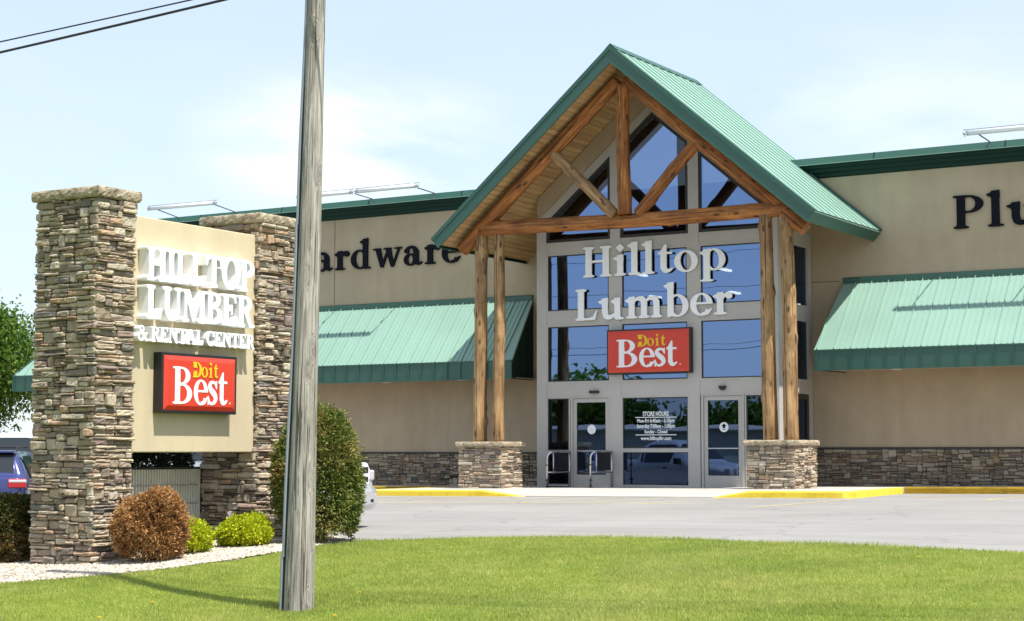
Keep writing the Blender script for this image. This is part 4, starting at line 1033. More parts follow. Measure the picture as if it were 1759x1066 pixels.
# storefront framing
CX = [(-21.36,-19.58),(-19.31,-17.51),(-17.24,-15.60)]
b = MB(); y0, y1 = YF, YF+.16; Z0 = .10
posts = [(XL,-21.36),(-19.58,-19.31),(-17.51,-17.24),(-15.60,XR)]
for x0, x1 in posts:
    top = min(zg(x0,9.34), zg(x1,9.34)); b.add([(x0,y0,Z0),(x1,y0,Z0),(x1,y0,zg(x1,9.34)),(x0,y0,zg(x0,9.34)),(x0,y1,Z0),(x1,y1,Z0),(x1,y1,zg(x1,9.34)),(x0,y1,zg(x0,9.34))], [(0,1,2,3),(7,6,5,4),(0,3,7,4),(1,5,6,2),(3,2,6,7)])
rows = [(2.31,2.64),(4.07,4.37),(5.82,6.10)]
for x0, x1 in CX:
    for za, zb_ in rows: b.box(x0, x1, y0+.012, y1, za, zb_)
    pa, pb = (x0, x1)
    cut = [pa, XC, pb] if pa < XC < pb else [pa, pb]
    for u0, u1 in zip(cut[:-1], cut[1:]):
        b.prism([(u0,y0+.012,zg(u0,9.07)),(u1,y0+.012,zg(u1,9.07)),(u1,y0+.012,zg(u1,9.34)),(u0,y0+.012,zg(u0,9.34))], (0,.14,0))
sb.part('storefront_frame', b, M['alu'])
def rim(b, poly, w, y0, y1, ztop=None):
    """frame strip of width w inside a polygon of (x,z)"""
    n = len(poly); P = [Vector((x,0,z)) for x, z in poly]; c = sum(P, Vector())/n; I = []
    for i in range(n):
        a, p, q = P[i-1], P[i], P[(i+1) % n]; d0 = (p-a).normalized(); d1 = (q-p).normalized()
        n0 = Vector((-d0.z,0,d0.x)); n1 = Vector((-d1.z,0,d1.x))
        if n0.dot(c-p) < 0: n0 = -n0
        if n1.dot(c-p) < 0: n1 = -n1
        bis = (n0+n1).normalized(); I.append(p+bis*(w/max(.3, bis.dot(n0))))
    for i in range(n):
        j = (i+1) % n; Q = [P[i],P[j],I[j],I[i]]
        b.add([(v.x,y0,v.z) for v in Q]+[(v.x,y1,v.z) for v in Q], [(0,1,2,3),(7,6,5,4),(0,4,5,1),(2,6,7,3)])
    return [(v.x, v.z) for v in I]
def window(poly, glass='glass', w=.045, mat='alu', dark=.028, rec=.03):
    poly = list(poly); b = MB(); I = rim(b, poly, w, YF+.002, YF+.13); f = sb.part('window', b, M[mat])
    b = MB(); g0 = MB(); I2 = rim(g0, I, dark, YF+.014, YF+.12); sb.part('gasket', g0, M['gasket'], f)
    b.add([(x,YF+.032,z) for x, z in I2], [tuple(range(len(I2)))]); sb.part('pane', b, M[glass], f); return f
for x0, x1 in CX:
    window([(x0,2.64),(x1,2.64),(x1,4.07),(x0,4.07)]); window([(x0,4.37),(x1,4.37),(x1,5.82),(x0,5.82)])
    if x0 < XC < x1: P = [(x0,6.10),(x1,6.10),(x1,zg(x1,9.07)),(XC,9.07),(x0,zg(x0,9.07))]
    else: P = [(x0,6.10),(x1,6.10),(x1,zg(x1,9.07)),(x0,zg(x0,9.07))]
    window(P, w=.02, mat='gasket', dark=.05)
x0, x1 = CX[1]; window([(x0,1.02),(x1,1.02),(x1,2.31),(x0,2.31)], 'glass_dark'); window([(x0,.16),(x1,.16),(x1,1.02),(x0,1.02)], 'glass_dark', dark=.015)
x0 = CX[0][0]; window([(x0,.98),(-20.70,.98),(-20.70,2.31),(x0,2.31)], 'glass_dark', .035); window([(x0,.16),(-20.70,.16),(-20.70,.98),(x0,.98)], 'glass_dark', .035)
window([(-16.12,.16),(-15.60,.16),(-15.60,2.31),(-16.12,2.31)], 'glass_dark', .035)
# doors
def door(x0, x1, lab, handle_right, bar):
    z0, z1 = .165, 2.27; st = .10; b = MB()
    b.box(x0-.055, x0, YF+.002, YF+.12, .13, 2.31); b.box(x1, x1+.055, YF+.002, YF+.12, .13, 2.31); b.box(x0, x1, YF+.002, YF+.12, z1+.006, 2.31)
    fr = b; d = MB(); y0, y1 = YF+.03, YF+.075
    d.box(x0+.006, x0+st, y0, y1, z0, z1); d.box(x1-st, x1-.006, y0, y1, z0, z1); d.box(x0+st, x1-st, y0, y1, z1-st, z1); d.box(x0+st, x1-st, y0, y1, z0, z0+.27)
    dr = sb.part('door', d, M['alu'], label=lab); sb.part('frame', fr, M['alu'], dr)
    g0 = MB(); I = rim(g0, [(x0+st,z0+.27),(x1-st,z0+.27),(x1-st,z1-st),(x0+st,z1-st)], .012, y0+.008, y1-.005); sb.part('gasket', g0, M['gasket'], dr)
    g0 = MB(); g0.add([(x,y0+.02,z) for x, z in I], [(0,1,2,3)]); sb.part('pane', g0, M['glass_dark'], dr)
    g0 = MB(); g0.box(x0+st, x1-st, y0-.03, y0-.018, bar, bar+.025); sb.part('push_bar', g0, M['steel'], dr)
    g0 = MB(); g0.box(x0+.01, x1-.01, y0-.006, y0-.001, .135, .185); sb.part('kick_strip', g0, M['steel'], dr)
    if handle_right:
        g0 = MB(); hx = x1-.10; g0.tube([(hx+.05,y0,.98),(hx+.01,y0-.07,.98),(hx-.05,y0-.07,.965),(hx-.05,y0-.07,.70),(hx+.01,y0-.07,.685),(hx+.05,y0,.685)], .014, 8); sb.part('handle', g0, M['white_vinyl'], dr)
    return dr
d1 = door(-20.63,-19.64,'left entrance door with a plain white round sticker',True,.995); d2 = door(-17.16,-16.19,'right entrance door with a round arrow sticker',False,1.05)
b = MB(); disc(b, (-20.13,YF+.045,1.52), (1,0,0), (0,0,1), .115, 24); sb.part('sticker', b, M['white_vinyl'], d1)
b = MB(); disc(b, (-16.66,YF+.045,1.55), (1,0,0), (0,0,1), .115, 24); sb.part('sticker', b, M['white_vinyl'], d2)
b = MB(); b.add([(-16.66+x,YF+.041,1.555+z) for x, z in ((0,.08),(-.065,.015),(-.028,.015),(-.028,-.03),(.028,-.03),(.028,.015),(.065,.015))], [(0,1,2),(3,4,5,2),(0,2,5),(0,5,6)]); b.box(-16.70,-16.62,YF+.040,YF+.0415,1.492,1.502); sb.part('arrow_mark', b, M['letter_black'], d2)
b = MB(); b.box(-20.14,-19.90,YF-.07,YF+.011,2.385,2.45); b.box(-20.0,-19.95,YF-.074,YF-.0705,2.40,2.43); sb.part('door_sensor', b, M['black'], bevel=.012, label='flat black sensor over the left door')
b = MB(); P = [(-16.66+.085*math.cos(q),YF-.06,2.50+.10*math.sin(q)) for q in [math.pi+math.pi*k/10 for k in range(11)]]; b.prism(P, (0,.07,0)); sb.part('door_sensor', b, M['black'], label='rounded black sensor over the right door')
# right flank of the entrance block: two windows over a dark door
b = MB(); xs = XR-.002
for ya, yb in ((YF+.162,YF+.36),(YM-.24,YM-.05)): b.box(xs-.12, xs, ya, yb, .1, 6.14)
for za, zb_ in ((2.33,2.62),(4.08,4.36),(5.84,6.14)): b.box(xs-.12, xs, YF+.361, YM-.241, za, zb_)
sb.part('side_frame', b, M['alu'])
for za, zb_ in ((2.62,4.08),(4.36,5.84)):
    b = MB()
    for y0, y1, z0, z1 in ((YF+.36,YF+.41,za,zb_),(YM-.29,YM-.24,za,zb_),(YF+.41,YM-.29,za,za+.05),(YF+.41,YM-.29,zb_-.05,zb_)): b.box(xs-.10, xs+.006, y0, y1, z0, z1)
    w = sb.part('window', b, M['alu']); b = MB(); b.add([(xs-.05,YF+.41,za+.05),(xs-.05,YM-.29,za+.05),(xs-.05,YM-.29,zb_-.05),(xs-.05,YF+.41,zb_-.05)], [(0,1,2,3)]); sb.part('pane', b, M['glass_dark'], w)
b = MB(); y0, y1 = YF+.38, YM-.26
b.box(xs-.08, xs-.02, y0, y0+.12, .16, 2.32); b.box(xs-.08, xs-.02, y1-.12, y1, .16, 2.32); b.box(xs-.08, xs-.02, y0+.12, y1-.12, 2.2, 2.32); b.box(xs-.08, xs-.02, y0+.12, y1-.12, .16, .4)
sd = sb.part('door', b, M['dark_alu'], label='dark side door on the right flank of the entrance'); b = MB(); b.add([(xs-.05,y0+.12,.4),(xs-.05,y1-.12,.4),(xs-.05,y1-.12,2.2),(xs-.05,y0+.12,2.2)], [(0,1,2,3)]); sb.part('pane', b, M['glass_dark'], sd)
b = MB(); b.box(xs-.02, xs+.03, y0+.03, y0+.07, .98, 1.22); sb.part('handle', b, M['steel'], sd)
# inside
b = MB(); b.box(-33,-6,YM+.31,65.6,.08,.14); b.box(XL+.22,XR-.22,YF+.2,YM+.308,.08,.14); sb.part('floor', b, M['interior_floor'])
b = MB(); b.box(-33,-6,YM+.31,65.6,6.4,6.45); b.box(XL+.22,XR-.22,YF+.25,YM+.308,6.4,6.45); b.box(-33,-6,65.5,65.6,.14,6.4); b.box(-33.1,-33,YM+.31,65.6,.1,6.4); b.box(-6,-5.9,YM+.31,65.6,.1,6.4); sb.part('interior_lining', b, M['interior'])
b = MB() # shelf runs inside
for x in (-25,-22.5,-20,-17.5,-15,-12.5): b.box(x-.4, x+.4, 46, 62, .15, 2.0)
sb.part('shelf_run', b, M['interior'])
for x in (-27,-24,-21.2,-18.4,-15.6,-12.8):
    for y in (47,54,60):
        b = MB(); b.box(x-.06, x+.06, y-.38, y+.38, 6.33, 6.385); sb.part('ceiling_light', b, M['lamp_on'])
# log truss and posts
YT = 35.25
make_log(sb, 'tie_beam', (-22.28,YT,6.31), (-14.25,YT,6.30), .175, .165, M['log_truss'], 5, knots=16, seg=48, bend=.03)
make_log(sb, 'rafter', (-22.85,YT-.0,9.60-SL*4.40), (XC-.10,YT,9.56), .175, .15, M['log_truss'], 6, knots=10, seg=48, label='left log rafter'); make_log(sb, 'rafter', (-13.98,YT,9.60-SL*4.47), (XC+.10,YT+.02,9.56), .175, .15, M['log_truss'], 7, knots=10, seg=48, label='right log rafter')
make_log(sb, 'king_post', (-18.37,YT-.05,6.42), (-18.40,YT-.05,9.45), .165, .14, M['log_truss'], 8, knots=8)
make_log(sb, 'brace', (-18.62,YT,6.42), (-20.33,YT,8.02), .14, .13, M['log_post'], 9, knots=7, label='left log brace, paler than the rest'); make_log(sb, 'brace', (-18.05,YT,6.42), (-16.48,YT,8.02), .14, .14, M['log_truss'], 10, knots=7, label='right log brace')
for i, (xb, xt) in enumerate(((-22.29,-22.31),(-21.79,-21.81),(-14.86,-14.90),(-14.38,-14.42))):
    make_log(sb, 'log_post', (xb,YT,1.2), (xt,YT,6.22), (.168,.148,.168,.165)[i], (.145,.128,.142,.15)[i], M['log_post'], 20+i, knots=(9,12,10,14)[i], seg=60, bend=.022, kn=.26)
stone_block(sb, -22.53, -21.40, 34.68, 35.62, .10, 1.10, 401, name='stone_pier', cap=(.08,.12), rough=.9, d0=.02, hmin=.035, hmax=.085, label='left stone pier under the log posts')
stone_block(sb, -15.15, -14.08, 34.68, 35.86, .17, 1.115, 411, name='stone_pier', cap=(.08,.12), rough=.9, d0=.02, hmin=.035, hmax=.085, label='right stone pier under the log posts')
# ------------------------------------------------------------------ signs on the shop
uX, nY = (1,0,0), (0,-1,0)
t = Thing('wall_lettering', 'black raised serif letters spelling Hardware on the wall left of the entrance', 'lettering', (-28,YM,6.06))
letters(t, 'Hardware', (-31.05,YM-.006,6.06), uX, nY, 5.83, .76, .05, M['letter_black'], gap=.05)
t = Thing('wall_lettering', 'black raised serif letters beginning Plu on the wall right of the entrance', 'lettering', (-10,YM,6.05))
letters(t, 'Plumbing', (-11.86,YM-.006,6.05), uX, nY, 6.1, .745, .05, M['letter_black'], gap=.05)
t = Thing('storefront_lettering', 'white raised serif letters spelling Hilltop Lumber in two rows over the entrance windows', 'lettering', (-18.45,YF,4.15))
letters(t, 'Hilltop', (-20.33,YF-.03,5.195), uX, nY, 3.80, .72, .03, M['letter_white'], gap=.03); letters(t, 'Lumber', (-20.54,YF-.03,4.155), uX, nY, 4.17, .74, .03, M['letter_white'], gap=.02)
t = Thing('lightbox_sign', 'red box sign with white and yellow lettering fixed across the middle entrance windows', 'sign', (-18.47,YF,2.84))
lightbox(t, (-19.60,YF-.004,2.82), uX, nY, 2.20, 1.06, .15)
t = Thing('window_lettering', 'white store hours lettering on the dark glass between the two doors', 'lettering', (-18.41,YF,1.3))
yv = YF+.027
for i, (txt, z, h, w) in enumerate((('STORE HOURS',1.825,.105,.68),('Mon-Fri 6:45am - 5:15pm',1.675,.085,.98),('Saturday 7:00am - 1:00pm',1.55,.085,1.0),('Sunday - Closed',1.42,.08,.60),('www.hilltoplbr.com',1.262,.085,.80))):
    t.part('text_line', font_mb(txt, (-18.40,yv,z), uX, h, w, .03), M['white_vinyl'])
b = MB()
for z in (1.785,1.372): b.add([(-18.94,yv,z),(-17.86,yv,z),(-17.86,yv,z+.018),(-18.94,yv,z+.018)], [(0,1,2,3)])
t.part('rule', b, M['white_vinyl'])
t = Thing('open_sign', 'unlit neon OPEN sign in a blue rounded border behind the glass above the store hours', 'sign', (-18.40,YF+.14,1.9)); yo = YF+.10
def rrect(cx, cz, w, h, r, y):
    P = []
    for sx, sz, a in ((1,1,0),(-1,1,90),(-1,-1,180),(1,-1,270)):
        for k in range(5): q = R(a+22.5*k); P.append((cx+sx*(w/2-r)+r*math.cos(q), y, cz+sz*(h/2-r)+r*math.sin(q)))
    return P+[P[0]]
b = MB(); b.tube(rrect(-18.40,2.12,.62,.33,.06,yo), .010, 6); b.tube(rrect(-18.40,2.12,.55,.26,.05,yo), .006, 6); t.part('border', b, M['neon_blue'])
t.part('open_word', font_mb('OPEN', (-18.40,yo-.005,2.04), uX, .16, .42, .0), M['neon_red'])
b = MB(); b.box(-18.72,-18.08,yo+.02,yo+.035,1.95,2.28); t.part('backing', b, M['black'])
# guard rails at the left door
def guard(x0, x1, yf, yb, lab):
    t = Thing('guard_rail', lab, 'railing', (x0,yf,walk(x0)), 'door guard rails'); z0 = walk(x0); r = .026; top = .86
    b = MB(); P = [(x0,yf,z0),(x0,yf,z0+top-.17)]+[(x0+.10*(1-math.cos(R(a)))*.9,yf+.10*(1-math.cos(R(a))),z0+top-.17+.15*math.sin(R(a))) for a in (25,50,75,90)]+[(x1,yb,z0+top-.02)]
    b.tube(P, r, 10); t.part('tube', b, M['steel'], smooth=True)
    b = MB(); b.tube([(x1,yb,z0),(x1,yb,z0+top)], r, 10); t.part('post', b, M['steel'], smooth=True)
    b = MB(); b.tube([(x0,yf,z0+.36),(x1,yb,z0+.36)], r*.8, 8); b.tube([(x0+.28*(x1-x0),yf+.28*(yb-yf),z0+.36),(x0+.28*(x1-x0),yf+.28*(yb-yf),z0+top-.02)], r*.7, 8); t.part('cross_bar', b, M['steel'], smooth=True)
    b = MB(); d = Vector((x1-x0,yb-yf,0)); a = Vector((x0,yf,z0+.40))+d*.32; b.obox(a, d*.64, (0,.006,0), (0,0,.42)); t.part('infill_panel', b, M['black'])
    b = MB()
    for z in (.16,.52): b.tube([(x0,yf,z0+z),(x0,yf,z0+z+.02)], r*1.7, 10)
    b.tube([(x0,yf,z0),(x0,yf,z0+.015)], .06, 12); t.part('collar', b, M['black'])
guard(-20.76,-20.69,35.75,36.70,"steel guard rail with black panel at the hinge side of the left door"); guard(-19.59,-19.54,35.75,36.70,"steel guard rail with black panel at the handle side of the left door")
# tube lights standing out over the cornice
def tube_light(x0, x1, z0, z1, lab, arms):
    t = Thing('sign_light', lab, 'light', ((x0+x1)/2,YM-.3,7.95), 'tube lights over the cornice'); y = 37.75
    P0, P1 = Vector((x0,y,z0)), Vector((x1,y,z1)); d = (P1-P0).normalized(); b = MB(); b.tube([P0+d*.1,P1-d*.1], .058, 14); t.part('lamp_tube', b, M['tube'], smooth=True)
    for p, q in ((P0,1),(P1,-1)):
        b = MB(); b.tube([p+d*.0*q,p+d*.03*q,p+d*.06*q,p+d*.11*q], [.025,.045,.035,.065], 12); b.tube([p+d*.04*q+Vector((0,0,-.09)),p+d*.04*q+Vector((0,0,.09))], .012, 6); t.part('end_cap', b, M['steel'])
    b = MB(); b.tube([P0+Vector((0,.05,.085)),P1+Vector((0,.05,.085))], .008, 6); t.part('wire', b, M['steel'])
    for f in arms:
        p = P0+(P1-P0)*f; b = MB(); b.tube([p+Vector((0,0,-.06)),(p.x,YM-.30,7.93),(p.x,YM-.355,7.76)], .016, 7); t.part('arm', b, M['grey_plastic'])
tube_light(-35.5,-32.85,8.11,8.09,'white tube light over the left cornice, the short one farthest from the entrance',(.16,.99))
tube_light(-29.95,-28.0,8.03,8.03,'white tube light beside the pole, left one of a touching pair on the cornice',(.10,))
tube_light(-27.95,-25.85,8.03,8.03,'white tube light nearest the entrance on the left cornice',(.0,.98))
tube_light(-11.25,-7.6,8.02,8.02,'white tube light over the right cornice above the cut off black lettering',(.10,.72))
# ------------------------------------------------------------------ plants
def leaves(n, pos, nrm, ln, wd, rs, droop=.0, up=.3, spread=.7):
    """leaf quads (kite) at pos pointing along nrm mixed with random"""
    d = nrm+spread*rs.randn(n,3)+np.array([0,0,up]); d /= np.linalg.norm(d,axis=1)[:,None]
    a = np.cross(d, rs.randn(n,3)); a /= np.linalg.norm(a,axis=1)[:,None]+1e-9
    L = (ln*rs.uniform(.6,1.3,n))[:,None]; W = (wd*rs.uniform(.6,1.3,n))[:,None]
    V = np.empty((n,4,3)); V[:,0] = pos; V[:,1] = pos+d*L*.5+a*W; V[:,2] = pos+d*L+np.array([0,0,-droop])*L; V[:,3] = pos+d*L*.5-a*W
    return V.reshape(-1,3), np.arange(4*n).reshape(-1,4)
def sph(n, rs): v = rs.randn(n,3); return v/np.linalg.norm(v,axis=1)[:,None]
def lumps(u, rs, k=26, amp=.12, s=.16):
    c = sph(k, rs); w = rs.uniform(-1,1,k)*amp
    return 1+(np.exp(-((u[:,None,:]-c[None])**2).sum(-1)/s)*w[None]).sum(1)
def shrub(name, label, cat, base, rad, n, ln, wd, mat, seed, pw=2.4, up=.3, spread=.6, inner=.3, clump=10, group=None, amp=.12, stray=0):
    """clipped or loose shrub: sprays of small leaves over a super-ellipsoid, with a darker core of twigs"""
    rs = np.random.RandomState(seed); rx, ry, rz = rad; t = Thing(name, label, cat, base, group)
    m = n//clump; u = sph(m, rs); u[:,2] = np.where(u[:,2] < -.75, -u[:,2], u[:,2])
    k = (np.abs(u)**pw).sum(1)**(-1/pw); f = np.where(rs.rand(m) < inner, rs.uniform(.45,.9,m), rs.uniform(.90,1.02,m))*lumps(u, rs, 26, amp)
    if stray: f = np.where(rs.rand(m) < stray, f*rs.uniform(1.02,1.16,m), f)
    c = u*(k*f)[:,None]*np.array([rx,ry,rz])+np.array([0,0,rz*.98]); c[:,2] = np.maximum(c[:,2], .02)
    pos = np.repeat(c, clump, 0)+rs.randn(m*clump,3)*ln*.45; nr = np.repeat(u+.5*rs.randn(m,3)*.6, clump, 0)
    V, F = leaves(m*clump, pos, nr, ln, wd, rs, .1, up, spread); V[:,2] = np.maximum(V[:,2], .005)
    np_mesh('foliage', V, F, mat, t.e)
    b = MB(); r = random.Random(seed)
    for i in range(16):
        a = r.uniform(0,6.28); q = r.uniform(.3,.85); e = (rx*q*math.cos(a), ry*q*math.sin(a), rz*r.uniform(1.0,1.75)*(1.1-q*.5))
        b.tube([(.04*math.cos(a),.04*math.sin(a),-.05),(e[0]*.5,e[1]*.5,e[2]*.45),e],[.016,.011,.005],6)
    mesh_obj('stems', b.v, b.f, M['twig'], t.e); return t
def gz(x, y): return (x, y, tz(x,y)+.02)
shrub('arborvitae_shrub','tall rounded green arborvitae with brown flecks, behind the wooden pole','shrub',gz(-13.66,17.72),(.53,.53,.855),66000,.050,.010,M['leaf_arb'],3,2.35,.35,.65,.25,12,amp=.13,stray=.03)
shrub('cedar_shrub','round dried out brown cedar shrub in front of the nearer stone pillar','shrub',gz(-14.03,15.07),(.375,.375,.39),34000,.040,.0085,M['leaf_brown'],4,2.5,.35,.7,.35,10,amp=.17,stray=.07)
shrub('spirea_shrub','smaller yellow green spirea right beside the brown shrub','shrub',gz(-14.26,15.92),(.29,.29,.205),7000,.038,.012,M['leaf_spirea'],5,2.1,.5,.7,.35,8,'yellow green spireas',amp=.2,stray=.08)
shrub('spirea_shrub','larger yellow green spirea in front of the farther stone pillar','shrub',gz(-14.25,16.97),(.34,.34,.18),12000,.038,.012,M['leaf_spirea'],6,2.1,.5,.7,.35,8,'yellow green spireas',amp=.2,stray=.08)
shrub('hedge','half browned low hedge left of the nearer stone pillar','hedge',gz(-16.55,15.10),(.66,.40,.385),36000,.045,.010,M['leaf_hedge'],8,5,.3,.7,.3,10,amp=.06)
shrub('hedge','dark green hedge seen through the gap under the sign panel','hedge',gz(-16.3,17.15),(.33,.95,.78),26000,.06,.016,M['leaf_dark'],9,4,.3,.7,.3,10,amp=.06)
def tree(label, base, h, crown, nl, leaf, seed, nclump=70, mat='leaf_tree', group=None, trunk=.16):
    rs = np.random.RandomState(seed); r = random.Random(seed); t = Thing('tree', label, 'tree', base, group)
    cx, cy, cz, rx, ry, rz = crown; b = MB()
    b.tube([(0,0,-.2),(.03,.02,h*.2),(cx*.4,cy*.4,cz-rz*.45),(cx*.8,cy*.8,cz+rz*.2),(cx,cy,cz+rz*.7)],[trunk*1.25,trunk,trunk*.8,trunk*.45,trunk*.15],9)
    u = sph(nclump, rs); f = rs.uniform(.35,1.0,nclump)**.6*lumps(u, rs, 12, .35, .4); c = u*f[:,None]*np.array([rx,ry,rz])+np.array([cx,cy,cz])
    for i in range(0, nclump, 2):
        p = Vector(c[i]); q0 = Vector((cx*.5,cy*.5,cz-rz*.5+r.uniform(0,rz*.9))); mid = q0.lerp(p, .55)+Vector((0,0,.12*rx)); b.tube([q0,mid,p],[trunk*.4,trunk*.2,trunk*.06],6)
    mesh_obj('trunk', b.v, b.f, M['bark'], t.e)
    per = nl//nclump; sg = rs.uniform(.13,.24,nclump)*rx
    pos = np.repeat(c, per, 0)+rs.randn(nclump*per,3)*np.repeat(sg,per)[:,None]*np.array([1,1,.75])
    V, F = leaves(nclump*per, pos, sph(nclump*per, rs), leaf, leaf*.36, rs, .3, .0, .5); np_mesh('crown', V, F, M[mat], t.e); return t
tree('leafy green tree at the left edge, behind the parked vehicles', (-50.6,44.2,-.7), 6, (0,0,5.0,2.65,2.65,2.1), 80000, .15, 31, 120)
for i, (x, y, hh, rr) in enumerate(((-60,-36,7.9,4.2),(-51,-40,6.6,4.2),(-43,-38,7.0,4.0),(-36,-44,6.2,4.5),(-68,-42,7.2,4.5),(-76,-38,6.8,4.0),(-29,-38,5.6,3.6))):
    tree('tree across the street, seen only as a dark reflection in the entrance glass', (x,y,-2.2), hh, (0,0,hh*.62,rr,rr,hh*.40), 8000, .5, 50+i, 60, 'leaf_tree', 'trees reflected in the glass')
sh = Thing('storage_shed','long low pale shed seen only as a grey reflection in the lower entrance glass','shed',(-55,-27,-2.2))
b = MB(); b.box(-82,-26,-30,-24,-2.3,2.3); sh.part('wall', b, M['shed']); b = MB(); b.prism([(-82.3,-30.4,2.302),(-82.3,-23.6,2.302),(-82.3,-23.6,2.4),(-82.3,-27,2.7),(-82.3,-30.4,2.4)], (56.6,0,0)); sh.part('roof', b, M['concrete'])
b = MB()
for x in range(-78,-27,8): b.box(x,x+3,-23.99,-23.95,-2.2,.7)
sh.part('door', b, M['white_metal'])
# ------------------------------------------------------------------ vehicles
M['bright'] = NT('bright silver plastic').base((.74,.75,.77)).set(.25, .6).m
def section(st):
    """half cross-section from under the sill to the roof centre; st = zb, zs, zt, wb, ws, wt"""
    zb, zs, zt, wb, ws, wt = st
    m = lambda a, b, t: a+(b-a)*t
    return [(0,zb),(wb*.9,zb),(wb,zb+.05),(m(wb,ws,.8),m(zb,zs,.45)),(ws,m(zb,zs,.8)),(ws*.985,zs),(m(ws,wt,.5)*.995,m(zs,zt,.5)),(wt,m(zs,zt,.88)),(wt*.9,m(zs,zt,.97)),(0,zt)]
class Car:
    def __init__(s, th, stations, paint):
        s.th = th; s.st = stations; s.xs = [a[0] for a in stations]
        rings = []
        for a in stations:
            h = section(a[1:]); rings.append([(a[0],y,z) for y, z in h]+[(a[0],-y,z) for y, z in reversed(h[1:-1])])
        b = MB(); b.loft(rings); s.body = mesh_obj('body', b.v, b.f, paint, th.e, True)
        m = s.body.modifiers.new('sub', 'SUBSURF'); m.levels = m.render_levels = 2
        m2 = s.body.modifiers.new('ws', 'WEIGHTED_NORMAL') if False else None
    def P(s, x, v, side=1):
        """point on the flank: v runs along the section index"""
        a = [np.interp(x, s.xs, [q[k] for q in s.st]) for k in range(1,7)]; h = section(a); i = min(int(v), len(h)-2); f = v-i
        return Vector((x, side*(h[i][0]*(1-f)+h[i+1][0]*f), h[i][1]*(1-f)+h[i+1][1]*f))
    def patch(s, name, xa, xb, va, vb, side, mat, off=.012, nx=8, nv=6, parent=None, taper=(0,0)):
        b = MB(); V = []
        for i in range(nx+1):
            for j in range(nv+1):
                v = va+(vb-va)*j/nv; t = j/nv; x = xa+taper[0]*t+(xb+taper[1]*t-xa-taper[0]*t)*i/nx; p = s.P(x, v, side)
                e = .01; n = (s.P(x+e,v,side)-s.P(x-e,v,side)).cross(s.P(x,min(v+e,8.99),side)-s.P(x,v-e,side))*(side); 
                n = n.normalized() if n.length > 1e-9 else Vector((0,side,0))
                if n.y*side < 0 and abs(n.y) > .05: n = -n
                if abs(n.y) <= .05 and n.z < 0: n = -n
                V.append(p+n*off)
        b.add(V, [(i*(nv+1)+j,(i+1)*(nv+1)+j,(i+1)*(nv+1)+j+1,i*(nv+1)+j+1) for i in range(nx) for j in range(nv)])
        return mesh_obj(name, b.v, b.f, mat, parent or s.th.e, True)
def lwheel(th, x, y, r, w, sg):
    b = MB(); prof = [(.62,0),(.9,.02),(1,.12),(1,.88),(.9,.98),(.62,1)]; n = 24; V = []
    for q, t in prof: V += [(x+q*r*math.cos(2*math.pi*k/n), y+sg*w*(t-1), r+q*r*math.sin(2*math.pi*k/n)) for k in range(n)]
    b.add(V, [(i*n+k,i*n+(k+1) % n,(i+1)*n+(k+1) % n,(i+1)*n+k) for i in range(5) for k in range(n)]); ty = mesh_obj('wheel', b.v, b.f, M['rubber'], th.e, True)
    b = MB(); disc(b, (x,y-sg*.03,r), (1,0,0), (0,0,1), r*.62, 20, (0,-sg*.02,0))
    for k in range(5):
        a = 2*math.pi*k/5; b.obox((x-.03*math.sin(a)*-1,y-sg*.028,r), (r*.6*math.cos(a),0,r*.6*math.sin(a)), (.05*math.sin(a),0,-.05*math.cos(a)), (0,sg*.025,0))
    mesh_obj('rim', b.v, b.f, M['steel'], ty)
def lbox(th, name, mat, x0, x1, y0, y1, z0, z1, parent=None, bevel=.02):
    b = MB(); b.box(x0,x1,y0,y1,z0,z1); o = mesh_obj(name, b.v, b.f, mat, parent or th.e)
    if bevel: m = o.modifiers.new('bev','BEVEL'); m.width = bevel; m.segments = 3
    return o
